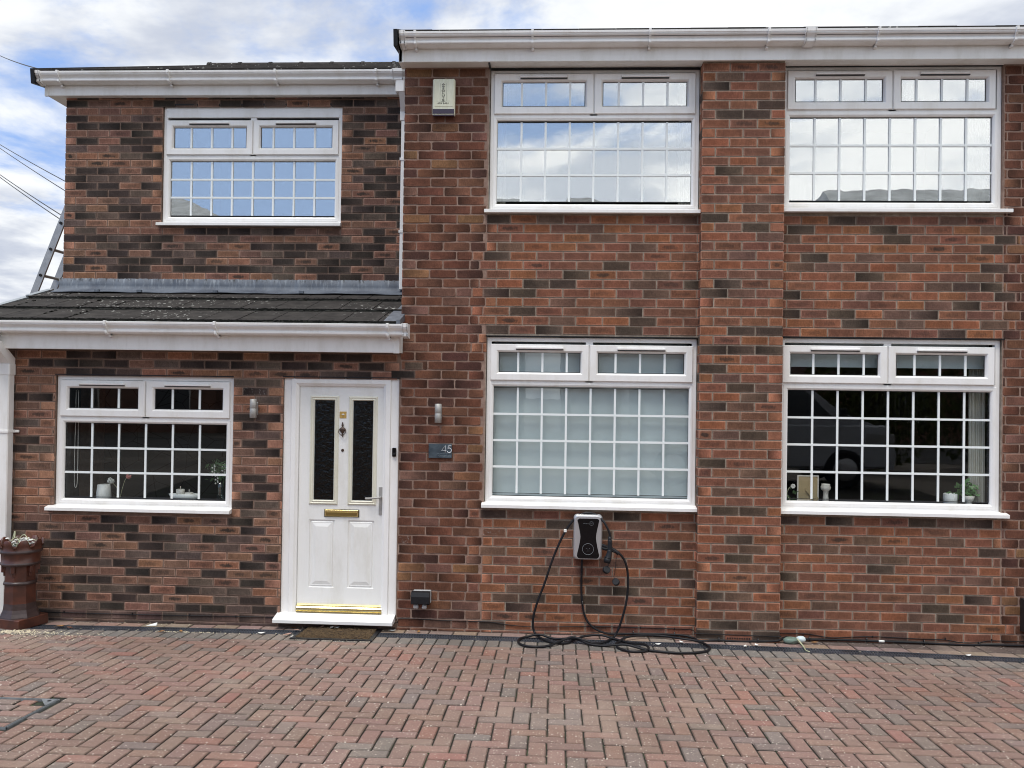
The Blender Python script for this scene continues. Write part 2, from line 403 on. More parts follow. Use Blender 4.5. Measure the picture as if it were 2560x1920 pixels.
def tile_fn(t, tc):
    n = t.noise(tc, 9, 6, .65); n2 = t.noise(tc, 240, 3, .6)
    c = t.mix(t.mr(n, .3, .7), (.032, .029, .027), (.064, .058, .053))
    c = t.mix(t.mr(n2, .4, .7, 0, .5), c, (.028, .026, .025))
    for sc, th in ((16, .10), (34, .12)):
        vo = t.add('ShaderNodeTexVoronoi', {'Vector': tc, 'Scale': float(sc)})
        sp = t.add('ShaderNodeSeparateColor', {0: vo.outputs['Color']})
        dense = t.mr(t.noise(tc, 1.3, 2, .5), .45, .62)
        on = t.math('MULTIPLY', t.mr(sp.outputs[0], .72, .74, smooth=False), dense)
        dd = t.math('ADD', vo.outputs['Distance'], t.math('MULTIPLY', t.noise(tc, 120, 2, .5), .12))
        c = t.mix(t.math('MULTIPLY', t.mr(t.math('SUBTRACT', t.math('ADD', .16+th*.6, t.math('MULTIPLY', sp.outputs[1], .14)), dd), 0, .03), t.math('MULTIPLY', on, .85)), c, (.50, .50, .46))
    return c
M_tile = pbr('concrete_roof_tile', (0,0,0), .95, colfn=tile_fn, bump=.5, bscale=150, spec=.15)
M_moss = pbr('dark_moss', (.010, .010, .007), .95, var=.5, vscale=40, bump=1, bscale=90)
def lead_fn(t, tc):
    n = t.noise(tc, 4, 5, .6)
    s = t.noise(t.xform(tc, scale=(1, 1, .16)), 42, 5, .7)
    sp = t.add('ShaderNodeSeparateXYZ', {0: tc})
    c = t.mix(t.mr(n, .3, .7), (.070, .082, .105), (.135, .155, .185))
    hz = t.mr(sp.outputs[2], 2.98, 3.085)
    c = t.mix(t.math('MULTIPLY', t.mr(s, .50, .68), t.math('ADD', .25, t.math('MULTIPLY', hz, .6))), c, (.27, .30, .33))
    dk = t.noise(t.xform(tc, scale=(1, 1, .3)), 30, 5, .7)
    return t.mix(t.math('MULTIPLY', t.mr(dk, .52, .62), t.mr(sp.outputs[2], 3.035, 3.085)), c, (.02, .022, .025))
M_lead = pbr('weathered_lead', (0,0,0), .6, 0.0, spec=.3, colfn=lead_fn, bump=.6, bscale=14)
def mat_fn(t, tc):
    n = t.noise(tc, 14, 6, .7, 1.2); n2 = t.noise(t.xform(tc, scale=(1, 4, 1)), 90, 5, .7, .8)
    c = t.mix(t.mr(n, .35, .68), (.016, .009, .005), (.085, .052, .024))
    return t.mix(t.mr(n2, .48, .68), c, (.17, .11, .05))
M_coir = pbr('matted_coir', (0,0,0), .95, colfn=mat_fn, bump=1, bscale=120)
M_coirf = pbr('coir_fibre', (.11, .07, .032), .9, var=.6, vscale=30)
M_slate = pbr('slate_plaque', (0,0,0), .22, colfn=lambda t, tc: t.mix(t.mr(t.noise(tc, 14, 4, .6), .3, .7), (.035, .05, .065), (.075, .10, .12)), coat=.3)
M_numeral = pbr('white_enamel', (.78, .82, .86), .3)
M_engrave = pbr('engraved_grey', (.20, .25, .28), .4)
M_alarm = pbr('aged_cream_plastic', (0,0,0), .4, colfn=lambda t, tc: t.mix(t.mr(t.noise(t.xform(tc, scale=(1, 1, .2)), 60, 4, .6), .35, .7), (.66, .66, .50), (.74, .74, .59)))
M_maroon = pbr('maroon_lens', (.035, .012, .022), .15, coat=.5)
M_ink = pbr('dark_ink', (.035, .025, .02), .6)

def glass_mat(name, refl, tint=(.975, .985, .98), rough=.0, wav=.12, wscale=2.2, streak=.0):
    m = bpy.data.materials.new(name); m.use_nodes = True; t = NT(m.node_tree); t.n.clear()
    tc = t.add('ShaderNodeTexCoord').outputs['Object']
    h = t.noise(tc, wscale, 3, .5)
    bn = t.add('ShaderNodeBump', {'Height': h, 'Strength': wav, 'Distance': .02})
    g = t.add('ShaderNodeBsdfGlossy', {'Color': (1, 1, 1, 1), 'Roughness': rough, 'Normal': bn.outputs[0]})
    tr = t.add('ShaderNodeBsdfTransparent', {'Color': tuple(tint)+(1,)})
    ge = t.add('ShaderNodeNewGeometry')
    dt = t.add('ShaderNodeVectorMath', {0: ge.outputs['Normal'], 1: ge.outputs['Incoming']}, operation='DOT_PRODUCT').outputs['Value']
    fr = t.math('POWER', t.math('SUBTRACT', 1.0, t.math('ABSOLUTE', dt)), 5.0)
    fac = t.math('ADD', t.math('MULTIPLY', fr, 1.0-refl), refl, clamp=True)
    mx = t.add('ShaderNodeMixShader', {0: fac, 1: tr.outputs[0], 2: g.outputs[0]})
    out = mx.outputs[0]
    if streak:
        sn = t.noise(t.xform(tc, scale=(1, 1, .06)), 70, 4, .7); sb = t.noise(tc, 1.6, 3, .5)
        df = t.add('ShaderNodeBsdfDiffuse', {'Color': (.75, .78, .78, 1)})
        out = t.add('ShaderNodeMixShader', {0: t.math('MULTIPLY', t.mr(sn, .45, .75), t.mr(sb, .45, .7, 0, streak)), 1: out, 2: df.outputs[0]}).outputs[0]
    t.add('ShaderNodeOutputMaterial', {0: out})
    return m
M_glass_sky = glass_mat('coated_window_glass', .40, wav=.035, streak=.07)
M_glass_low = glass_mat('clear_window_glass', .040, wav=.02, streak=.006)
M_glass_frost = glass_mat('reeded_door_glass', .035, (.30, .36, .35), .05, .5, 40)

# ------------------------------------------------------------------ brickwork
def pick(style, header=False):
    r = rnd.random(); j = lambda c, a=.10: tuple(max(0, x*(1+rnd.uniform(-a, a))*k) for x in c for k in (1,))
    g = 1+rnd.uniform(-.12, .12); smud = 0; rim = .9
    if style == 'ext':
        if header and r < .5: c = (.36, .185, .12); rim = .1
        elif r < .33: c = (.048, .036, .030); rim = .30
        elif r < .54: c = (.115, .083, .067); rim = .5
        else:
            c = rnd.choice(((.215, .114, .078), (.240, .122, .080), (.192, .106, .077), (.275, .135, .082))); smud = rnd.uniform(.55, .9) if rnd.random() < .28 else (.35 if rnd.random() < .4 else 0)
    elif style == 'new':
        if header and r < .6: c = (.33, .14, .08); rim = .15
        elif r < .13: c = (.080, .056, .041); rim = .30
        elif r < .27: c = (.150, .088, .062); rim = .5
        else:
            c = rnd.choice(((.220, .094, .057), (.242, .102, .059), (.192, .088, .058), (.265, .106, .053))); smud = rnd.uniform(.4, .8) if rnd.random() < .08 else (.3 if rnd.random() < .2 else 0); rim = .85
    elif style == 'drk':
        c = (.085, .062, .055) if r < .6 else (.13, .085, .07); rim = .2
    else:
        rim = .12
        if r < .55: c = (.142, .059, .036)
        elif r < .72: c = (.165, .076, .046)
        elif r < .80: c = (.225, .115, .058)
        elif r < .90: c = (.088, .040, .030)
        else: c = (.18, .092, .066)
    a = 0
    return tuple(x*g*(1+rnd.uniform(-.05, .05)) for x in c), (smud, rim, rnd.random(), a)

CHALK = ((-2.60, 2.005), (-.50, .86), (-1.24, .79), (3.75, .42))
class Bricks:
    def __init__(s): s.mb = MB(); s.col = []; s.dat = []; s.uv = []; s.hd = []
    def brick(s, org, u, n, u0, u1, z0, z1, style, header=False, depth=.012, cd=None):
        """u: unit dir along wall, n: outward normal, org: point on face plane"""
        old = style == 'old'
        if u1-u0 < .012 or z1-z0 < .012: return
        (c, d) = cd or pick(style, header)
        if n[1] < -.5:
            for qx, qz in CHALK:
                if u0 < qx < u1 and z0 < qz < z1: d = (d[0], d[1], d[2], .42)
        jit = .0022 if old else .0007; cc = .005 if old else .0022
        hx = (u1-u0)/2; hz = (z1-z0)/2; cu = (u0+u1)/2; cz = (z0+z1)/2
        nl = 5 if hx > .05 else 3
        P = []
        cc2 = min(cc*rnd.uniform(.6, 1.6), hx*.4, hz*.4)
        def seg(a, b, k):
            for i in range(k+1):
                t = i/k
                P.append((a[0]+(b[0]-a[0])*t, a[1]+(b[1]-a[1])*t))
        seg((-hx+cc2, -hz), (hx-cc2, -hz), nl); seg((hx, -hz+cc2), (hx, hz-cc2), 2)
        seg((hx-cc2, hz), (-hx+cc2, hz), nl); seg((-hx, hz-cc2), (-hx, -hz+cc2), 2)
        P = [(a+rnd.uniform(-jit, jit), b+rnd.uniform(-jit, jit)) for a, b in P]
        tx, tz = rnd.uniform(-1, 1)*(.010 if old else .004), rnd.uniform(-1, 1)*(.012 if old else .006); dy = rnd.uniform(-1, 1)*(.0012 if old else .0005)
        k = .0028
        def W(a, b, dep):
            off = -dep + a*tx*.2 + b*tz*.2 + dy
            return (org[0]+u[0]*(cu+a)+n[0]*off, org[1]+u[1]*(cu+a)+n[1]*off, org[2]+cz+b)
        sx = max(0, 1-k/hx); sz = max(0, 1-k/hz)
        f = [s.mb.vert(W(a*sx, b*sz, 0)) for a, b in P]
        e = [s.mb.vert(W(a, b, k)) for a, b in P]
        g = [s.mb.vert(W(a, b, depth)) for a, b in P]
        flip = (u[0]*n[1]-u[1]*n[0]) > 0
        uvf = [(a*sx, b*sz) for a, b in P]; uve = P
        def F(ix, uvs):
            if flip: ix = ix[::-1]; uvs = uvs[::-1]
            s.mb.face(ix, 0); s.uv += uvs; s.hd += [(hx, hz)]*len(ix); s.col += [c+(1,)]*len(ix); s.dat += [d]*len(ix)
        F(f, uvf); N = len(P)
        for i in range(N):
            j = (i+1) % N
            F([e[i], e[j], f[j], f[i]], [uve[i], uve[j], uvf[j], uvf[i]])
            F([g[i], g[j], e[j], e[i]], [uve[i], uve[j], uve[j], uve[i]])
    def build(s, name, parent, mort_boxes, mats):
        """mort_boxes: list of (x0,x1,y0,y1,z0,z1,mat index) solid backing"""
        nf = len(s.mb.f)
        me_faces = nf
        for b in mort_boxes:
            s.mb.box(*b[:6], m=b[6])
        o = s.mb.build(name, mats, parent); me = o.data
        nl = len(me.loops); used = len(s.uv)
        pad = nl-used
        def put(layer, arr, w, fill):
            flat = []
            for a in arr: flat.extend(a)
            flat.extend(list(fill)*pad); layer.foreach_set('uv' if w == 2 else 'color', flat)
        put(me.uv_layers.new(name='buv').data, s.uv, 2, (0, 0)); put(me.uv_layers.new(name='bhd').data, s.hd, 2, (1, 1))
        put(me.color_attributes.new('bcol', 'FLOAT_COLOR', 'CORNER').data, s.col, 4, (.2, .2, .2, 1))
        put(me.color_attributes.new('bdat', 'FLOAT_COLOR', 'CORNER').data, s.dat, 4, (0, 0, 0, 0))
        return o

def grid_cells(x0, x1, z0, z1, opens):
    xs = sorted({x0, x1, *[min(max(v, x0), x1) for o in opens for v in (o[0], o[1])]})
    zs = sorted({z0, z1, *[min(max(v, z0), z1) for o in opens for v in (o[2], o[3])]})
    out = []
    for a, b in zip(xs, xs[1:]):
        run = None
        for c, d in zip(zs, zs[1:]):
            mx, mz = (a+b)/2, (c+d)/2
            solid = not any(o[0] < mx < o[1] and o[2] < mz < o[3] for o in opens)
            if solid: run = (run[0], d) if run else (c, d)
            if not solid and run: out.append((a, b)+run); run = None
        if run: out.append((a, b)+run)
    return out

def lay(B, x0, x1, z0, z1, yf, pitch, blen, style, opens, off=0.0, zoff=0.0, J=.0088, styler=None, bounds=None, first_header=False):
    """running bond between x0..x1 with openings cut out"""
    nrow = int((z1-z0+zoff)/pitch)+1
    for r in range(nrow):
        a = z0-zoff+r*pitch+J/2; b = a+pitch-J
        a = max(a, z0); b = min(b, z1)
        if b-a < .015: continue
        zc = (a+b)/2
        bx0, bx1 = (x0, x1) if not bounds else bounds(r, zc)
        spans = [(bx0, bx1)]
        for o in opens:
            if o[2] < zc < o[3]:
                ns = []
                for s0, s1 in spans:
                    if o[1] <= s0 or o[0] >= s1: ns.append((s0, s1)); continue
                    if o[0] > s0: ns.append((s0, o[0]))
                    if o[1] < s1: ns.append((o[1], s1))
                spans = ns
        st = style
        start = off + (blen/2 if r % 2 else 0)
        for s0, s1 in spans:
            k = math.floor((s0-start)/blen); 
            x = start+k*blen
            cuts = []
            while x < s1-.001:
                cuts.append((max(x+J/2, s0), min(x+blen-J/2, s1))); x += blen
            cuts = [c for c in cuts if c[1]-c[0] > .012]
            for i, (p, q) in enumerate(cuts):
                p += rnd.uniform(-.002, .002) if p > s0+.001 else 0
                sty = styler(p, q, zc, r) if styler else st
                B.brick((0, yf, 0), (1, 0), (0, -1), p, q, a+rnd.uniform(-.0006, .0006), b+rnd.uniform(-.0006, .0006), sty, header=(q-p) < blen*.6)

YW, YP, YU = 7.335, 7.24, 8.42
YFL, YFU, YFB = 7.365, 7.375, 8.45        # window frame fronts: lower, upper, set-back wing
house = thing('brick_house', (0, 7.335, 0), 'two-storey brick house with white windows and a lean-to porch roof at the left', 'house')

LM = (-.597, 1.166, 1.075, 2.484); LR = (1.845, 3.630, 1.075, 2.500)
UM = (-.597, 1.166, 3.545, 4.760); UR = (1.845, 3.632, 3.560, 4.775)
LL = (-4.322, -2.756, .975, 2.112); UL = (-3.925, -2.130, 3.635, 4.806); DR = (-2.325, -1.330, .07, 2.118)

# main wall: old brick either side, newer brick panels between
B = Bricks()
low = lambda o: (o[0], o[1], o[2]-.027, o[3])
op_main = [low(o) for o in (LM, LR, UM, UR)]
PITCH = .0775
def seamL(r, z):
    if 2.38 < z < 3.25 and r % 3 != 0: return -.72 if r % 2 else -.66
    if z < 1.05 and r % 4 == 1: return -.72
    return -.605
def seamR(r, z):
    if z < 1.0 and r % 4 == 2: return 3.74
    if 2.5 < z < 3.5 and r % 3 == 1: return 3.73
    return 3.628
lay(B, -1.322, -.6, 0, 4.757, YW, PITCH, .2285, 'old', op_main, off=-1.322-.11, zoff=.055, J=.012, bounds=lambda r, z: (-1.322, seamL(r, z)-.012))
lay(B, -.6, 1.18, 0, 4.757, YW, PITCH, .2232, 'new', op_main, off=-.52, zoff=.055, bounds=lambda r, z: (seamL(r, z), 1.20))
lay(B, 1.8, 3.63, 0, 4.757, YW, PITCH, .2232, 'new', op_main, off=1.89, zoff=.055, bounds=lambda r, z: (1.80, seamR(r, z)))
lay(B, 3.63, 5.6, 0, 4.77, YW, PITCH, .2285, 'old', op_main, off=3.66, zoff=.055, J=.012, bounds=lambda r, z: (seamR(r, z)+.012, 5.6))
mort = []
for (a, b, o, mi) in ((-1.32, -.603, [], 3), (-.603, 3.631, op_main, 2), (3.631, 5.6, [], 3)):
    for c in grid_cells(a, b, -.3, 4.76, o): mort.append((c[0], c[1], YW+.0045, YW+.25, c[2], c[3], mi))
# returning gable face of the main house (faces left, above the porch roof)
for r in range(62):
    a = r*PITCH-.055+.006; b = a+PITCH-.012
    if a < 2.6 or b > 4.76: continue
    x = YW+.006 + (.11 if r % 2 else 0)
    if r % 2: B.brick((-1.322, 0, 0), (0, 1), (-1, 0), YW+.001, YW+.105, a, b, 'old', True)
    while x < 9.8: B.brick((-1.322, 0, 0), (0, 1), (-1, 0), x, x+.2165, a, b, 'old'); x += .2285
mort.append((-1.3175, -1.10, YW+.25, 12.0, 0, 4.757, 3))
r = 62
while True:
    a = r*PITCH-.055+.006; b = a+PITCH-.012; x = max(YW+.25, 7.30+(b-4.80)/.385+.08)
    if x > 11.6: break
    if a > 4.74: mort.append((-1.3175, -1.10, x+.01, 12.0, a-.007, b+.007, 3))
    while a > 4.74 and x < 11.9: B.brick((-1.322, 0, 0), (0, 1), (-1, 0), x, min(x+.2165, 11.98), a, b, 'old'); x += .2285
    r += 1
wall_main = B.build('wall', house, mort, [M_brick, M_mort_ext, M_mort_new, M_mort_old])
wall_main['label'] = 'main front wall, old dark red brick with newer orange brick panels'

# projecting pier between the two bays
B = Bricks()
for r in range(63):
    a = r*PITCH-.055+.0048; b = a+PITCH-.0096
    if a < 0: a = .002
    if b > 4.764: continue
    if r % 2:
        cuts = [(1.166, 1.166+.217), (1.393, 1.393+.217), (1.62, 1.838)]
    else:
        cuts = [(1.166, 1.166+.104), (1.28, 1.28+.214), (1.504, 1.504+.214), (1.728, 1.838)]
    for i, (p, q) in enumerate(cuts):
        if r == 0 and i == 2: continue
        B.brick((0, YP, 0), (1, 0), (0, -1), p, q, a, b, 'new', q-p < .12)
    for xx, nn in ((1.166, -1), (1.838, 1)):
        if r % 2: B.brick((xx, 0, 0), (0, 1), (nn, 0), YP+.0015, YW-.004, a, b, 'new', True)
        else: B.brick((xx, 0, 0), (0, 1), (nn, 0), YP+.0015, YW+.05, a, b, 'new')
pier = B.build('pier', house, [(1.170, 1.834, YP+.0045, YW+.002, -.3, 4.767, 1)], [M_brick, M_mort_new])
pier['label'] = 'projecting brick pier between the two window bays'

# lower left front (door and window), brown multi brick
B = Bricks()
op_ext = [low(LL), DR]
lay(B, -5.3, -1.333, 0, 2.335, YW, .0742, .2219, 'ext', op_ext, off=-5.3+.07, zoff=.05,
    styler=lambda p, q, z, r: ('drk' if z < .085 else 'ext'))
for r, z in enumerate((2.118, 2.192)):
    B.brick((0, YW-.0012, 0), (1, 0), (0, -1), -1.40+.11*r, -1.20+.07*r, z+.002, z+.066, 'ext')
mort = [(c[0], c[1], YW+.0045, YW+.22, c[2], c[3], 1) for c in grid_cells(-5.3, -1.321, -.3, 2.36, op_ext)]
wl = B.build('wall', house, mort, [M_brick, M_mort_ext]); wl['label'] = 'ground floor brown and black multi brick wall around the front door'

# set-back upper wing wall
B = Bricks()
lay(B, -4.908, -1.325, 2.80, 4.883, YU, .0742, .2219, 'ext', [low(UL)], off=-4.908-.111, zoff=.02)
for r in range(29):
    a = 2.78+r*.0742+.005; b = a+.0742-.0095
    if b > 4.88: break
    y = YU+.0015 - (.111 if r % 2 == 0 else 0)
    while y < 12.0:
        y0 = max(y, YU+.0015)
        B.brick((-4.908, 0, 0), (0, 1), (-1, 0), y0, min(y+.2124, 12.1), a, b, 'ext', (y+.2124-y0) < .13); y += .2219
mort = [(c[0], c[1], YU+.0045, YU+.22, c[2], c[3], 1) for c in grid_cells(-4.9035, -1.30, 2.6, 4.9, [low(UL)])]
mort.append((-4.9035, -4.70, YU+.22, 12.2, -.2, 4.88, 1))
for r in range(29, 49):
    a = 2.78+r*.0742+.005; b = a+.0742-.0095; x = 8.25+(b-4.99)/.385+.1; x = max(x, YU+.25)
    mort.append((-4.9035, -4.70, x+.01, 12.2, a-.0055, b+.0055, 1))
    while x < 12.0: B.brick((-4.908, 0, 0), (0, 1), (-1, 0), x, x+.2124, a, b, 'ext'); x += .2219
wu = B.build('wall', house, mort, [M_brick, M_mort_ext]); wu['label'] = 'upper brown and black multi brick wall set back above the porch roof'

# ------------------------------------------------------------------ windows
def bar_set(mb, x0, x1, z0, z1, xs, zs, y, w=.0175):
    for x in xs: mb.box(x-w/2, x+w/2, y, y+.008, z0, z1)
    for z in zs: mb.box(x0, x1, y-.0015, y+.0095, z-w/2, z+w/2)

def window(o, yf, head, tz, cols, rows, ncell, glass, mull, sillx, label, sill_proj=.055, sash_side=(.036, .036), bside=(.064, .08)):
    """o: outer rect; tz: top of the lower glass"""
    x0, x1, z0, z1 = o
    f = MB()
    zt = z1-head
    f.ring_frame(x0+.004, x1-.004, z0+.012, z1-.004, [(0, .07), (0, .003), (.003, 0), (.034, 0), (.038, .004), (.038, .05)], yf)
    if head > .04: f.box(x0+.03, x1-.03, yf-.004, yf+.05, zt, z1-.012, bev=.003)
    # transom and fixed light
    f.box(x0+.03, x1-.03, yf+.001, yf+.055, tz+.018, tz+.062)
    sashb = tz+.058
    f.ring_frame(x0+.030, x1-.030, z0+.03, tz+.046, [(0, .02), (0, .001), (.004, -.003), (bside[0]-.045, -.003), (bside[0]-.036, .004), (bside[0]-.03, .012), (bside[0]-.030, .034)], yf)
    f.box(x0+.03, x1-.03, yf+.0005, yf+.05, z0+.016, z0+.05)
    xm = mull
    f.box(xm-.03, xm+.03, yf+.001, yf+.05, tz+.05, zt-.004)
    fo = f.build('window', M_pvc, house); fo['label'] = label
    gx0, gx1 = x0+bside[0], x1-bside[0]; gz0, gz1 = z0+bside[1]+.008, tz
    # gaskets, panes, bars
    def pane(a, b, c, d, xs, zs, y, par):
        g = MB(); g.ring_frame(a-.002, b+.002, c-.002, d+.002, [(0, -.0015), (.004, -.0015), (.004, .006)], y); g.build('gasket', M_gasket_shadow, par)
        p = MB(); p.box(a-.002, b+.002, y+.001, y+.005, c-.002, d+.002); p.build('pane', glass, par)
        if zs: m = MB(); bar_set(m, a, b, c, d, xs, zs, y-.008); m.build('glazing_bars', M_bar, par)
        else:
            for x in xs: m = MB(); bar_set(m, a, b, c, d, [x], [], y-.008); m.build('glazing_bar', M_bar, par)
    cw = (gx1-gx0)/cols; xs = [gx0+cw*i for i in range(1, cols)]; zs = [gz0+(gz1-gz0)/rows*i for i in range(1, rows)]
    pane(gx0, gx1, gz0, gz1, xs, zs, yf+.028, fo)
    for a, b in ((x0+sash_side[0], xm-.0055), (xm+.0055, x1-sash_side[1]-.002)):
        sh = MB(); c, d = sashb+.004, zt-.028
        sh.ring_frame(a, b, c, d, [(0, .004), (0, -.012), (.004, -.017), (.052, -.017), (.058, -.012), (.066, .002), (.068, .012), (.068, .026)], yf)
        # mitre lines and underside rail
        so = sh.build('sash', M_pvc, fo)
        ga, gb, gc, gd = a+.072, b-.072, c+.072, d-.070
        sx = [x for x in xs if ga+.03 < x < gb-.03]
        if ncell < 4: sx = sx[:]
        pane(ga, gb, gc, gd, sx, [], yf+.012, fo)
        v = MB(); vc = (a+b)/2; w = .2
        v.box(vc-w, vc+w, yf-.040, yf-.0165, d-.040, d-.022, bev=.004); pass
        v.box(vc-w+.002, vc+w-.002, yf-.0335, yf-.0168, d-.0475, d-.0405, 1)  # black strip painting the shadow line beneath the vent
        v.build('trickle_vent', [M_pvc, M_gasket_shadow], fo)
    # sill
    s = MB(); sz = z0+.016; fr = YW-sill_proj if yf < 8 else YU-sill_proj
    s.extrude_x([(yf+.02, sz), (yf-.004, sz), (fr+.006, sz-.014), (fr, sz-.017), (fr, sz-.042), (fr+.012, sz-.044), (yf+.02, sz-.040)], sillx[0], sillx[1])
    s.build('sill', M_pvc, fo)
    return fo

wLM = window(LM, YFL, .036, 2.054, 8, 4, 4, M_glass_low, .269, (-.618, 1.18), 'ground floor middle window with closed white blind behind')
wLR = window(LR, YFL, .036, 2.064, 8, 4, 4, M_glass_low, 2.722, (1.842, 3.672), 'ground floor right window showing a dark room', sash_side=(.022, .050), bside=(.072, .08))
wUM = window(UM, YFU, .022, 4.307, 8, 3, 4, M_glass_sky, .280, (-.628, 1.18), 'upper middle window reflecting blue sky and cloud')
wUR = window(UR, YFU, .022, 4.339, 8, 3, 4, M_glass_sky, 2.746, (1.842, 3.682), 'upper right window reflecting white cloud', sash_side=(.042, .055), bside=(.07, .08))
wLL = window(LL, YFL, .016, 1.695, 6, 3, 3, M_glass_low, -3.532, (-4.365, -2.755), 'ground floor left window beside the front door', bside=(.07, .075))
wUL = window(UL, YFB, .118, 4.258, 8, 3, 4, M_glass_sky, -3.020, (-3.95, -2.12), 'upper left window with a deep white head board', bside=(.072, .08))

# rooms behind the glass
def room(o, yf, d, mats=M_room, back=None):
    x0, x1, z0, z1 = o; r = MB(); a, b, c, e = x0-.5, x1+.5, z0-.9, z1+.25; y0, y1 = yf+.225, yf+.225+d
    r.poly([(a, y1, c), (b, y1, c), (b, y1, e), (a, y1, e)], 1 if back else 0)
    r.poly([(a, y0, c), (a, y1, c), (a, y1, e), (a, y0, e)]); r.poly([(b, y0, c), (b, y0, e), (b, y1, e), (b, y1, c)])
    r.poly([(a, y0, c), (b, y0, c), (b, y1, c), (a, y1, c)], 2); r.poly([(a, y0, e), (a, y1, e), (b, y1, e), (b, y0, e)])
    # inner reveal board (window board) and lining
    r.box(x0+.01, x1-.01, yf+.0705, yf+.30, z0+.0, z0+.055, 3)
    for xa, xb in ((x0-.02, x0+.004), (x1-.004, x1+.02)): r.box(xa, xb, yf+.0705, yf+.224, z0, z1, 0)
    r.box(a, x0-.02, y0-.01, y0, c, e); r.box(x1+.02, b, y0-.01, y0, c, e); r.box(x0-.02, x1+.02, y0-.01, y0, z1, e); r.box(x0-.02, x1+.02, y0-.01, y0, c, z0)
    ro = r.build('room', [mats, back or mats, M_roomfl, M_room], house)
for o, yf, d, bk in ((LM, YFL, 2.5, None), (LR, YFL, 3.5, None), (UM, YFU, 2.5, None), (UR, YFU, 2.5, None), (LL, YFL, 1.3, M_paper), (UL, YFB, 2.5, None)):
    room(o, yf, d, back=bk)

# ------------------------------------------------------------------ front door
dy = YW+.03
f = MB()
f.box(-2.323, -2.258, dy-.010, dy+.06, .115, 2.116, bev=.003); f.box(-1.403, -1.333, dy-.010, dy+.06, .115, 2.116, bev=.003)
f.box(-2.258, -1.403, dy-.004, dy+.06, 2.108, 2.116)
f.ring_frame(-2.258, -1.403, .06, 2.108, [(0, .02), (0, -.016), (.005, -.021), (.040, -.021), (.050, -.012), (.062, -.004), (.066, .02), (.066, .04)], dy)
door_frame = f.build('door_frame', M_pvc, house)
LX0, LX1, LZ0, LZ1 = -2.190, -1.455, .185, 2.050
yl = dy+.012
d = MB()
# leaf with rectangular holes for glass, sunk mouldings for lower panels
gl = [(-2.062, -1.890, 1.074, 1.926), (-1.730, -1.558, 1.074, 1.926)]
pn = [(-2.093, -1.875, .330, .906), (-1.761, -1.535, .330, .906)]
for c in grid_cells(LX0, LX1, LZ0, LZ1, gl+pn): d.box(c[0], c[1], yl, yl+.04, c[2], c[3])
for p in pn:
    d.ring_frame(*p, [(0, 0), (.004, .008), (.012, .010), (.020, .003), (.026, .004), (.055, -.003), (.056, -.004)], yl)
    d.poly([(p[0]+.056, yl-.004, p[2]+.056), (p[1]-.056, yl-.004, p[2]+.056), (p[1]-.056, yl-.004, p[3]-.056), (p[0]+.056, yl-.004, p[3]-.056)])
door = d.build('door', M_door, house); door['label'] = 'white front door with two tall glass panels'
for g in gl:
    t_ = MB(); t_.ring_frame(g[0]-.038, g[1]+.038, g[2]-.038, g[3]+.036, [(0, 0), (.002, -.006), (.012, -.011), (.017, -.006), (.023, -.006), (.030, -.010), (.036, -.003), (.0385, .012)], yl)
    t_.build('glazing_trim', M_cream, door)
    p = MB(); p.box(g[0]-.002, g[1]+.002, yl+.010, yl+.015, g[2]-.002, g[3]+.002); p.build('pane', M_glass_frost, door)
bk = MB(); bk.box(LX0-.03, LX1+.03, yl+.12, yl+.14, .1, 2.08)
bk.build('hallway', pbr('dark_hall', (.03, .045, .045), .9), house)
lb = MB(); lb.box(-1.966, -1.664, yl-.006, yl-.0005, .932, .998, 0, .002); lb.box(-1.960, -1.671, yl-.010, yl-.006, .938, .993, 1, .0015); lb.box(-1.960, -1.671, yl-.014, yl-.010, .978, .991, 1, .001); lb.box(-1.950, -1.681, yl-.0125, yl-.010, .941, .974, 2, .001)
lb.build('letterbox', [M_black, M_brass, M_brassd], door)
k = MB(); kx, kz = -1.818, 1.675
k.lathe([(.003, .066), (.006, .058), (.005, .048), (.010, .040), (.009, .034), (.005, .028), (.008, .022), (.024, .012), (.029, .002), (.026, -.006), (.012, -.024), (.006, -.030), (.009, -.038), (.008, -.046), (.004, -.052), (.005, -.060), (.002, -.064)], kx, yl-.008, kz, 16, M=Matrix.Scale(.45, 4, (0, 1, 0)))
k.tube([(kx-.028, yl-.012, kz), (kx-.030, yl-.020, kz-.018), (kx-.020, yl-.022, kz-.036), (kx, yl-.022, kz-.050), (kx+.020, yl-.022, kz-.036), (kx+.030, yl-.020, kz-.018), (kx+.028, yl-.012, kz)], .0028, 6)
k.build('door_knocker', M_bronze, door)
ph = MB(); ph.lathe([(.0125, 0), (.0125, -.004), (.009, -.006), (.005, -.004)], -1.816, yl, 1.500, 16, ax='Y'); ph.build('peephole', M_bronze, door)
h = MB(); h.box(-1.496, -1.465, yl-.008, yl-.0005, .962, 1.193, 0, .004)
h.tube([(-1.480, yl-.005, 1.108), (-1.482, yl-.045, 1.108), (-1.500, yl-.052, 1.108), (-1.560, yl-.052, 1.101), (-1.605, yl-.048, 1.099)], .0085, 10)
h.lathe([(.006, 0), (.006, -.003)], -1.480, yl-.008, 1.015, 10, ax='Y')
h.build('handle', M_steel, door)
th = MB()
th.extrude_x([(yl+.02, .192), (yl-.008, .190), (yl-.014, .180), (yl-.010, .174), (yl-.014, .171), (yl-.026, .160), (yl-.028, .147), (yl-.020, .145), (yl-.022, .140), (yl-.034, .134), (yl-.036, .124), (yl+.02, .124)], -2.187, -1.458)
th.build('threshold', M_brass, door_frame)
ds = MB()
ds.extrude_x([(dy+.04, .123), (dy-.02, .119), (7.215, .094), (7.205, .088), (7.205, .064), (7.212, .060), (dy+.04, .066)], -2.345, -1.337)
ds.build('sill', M_pvc, door_frame)
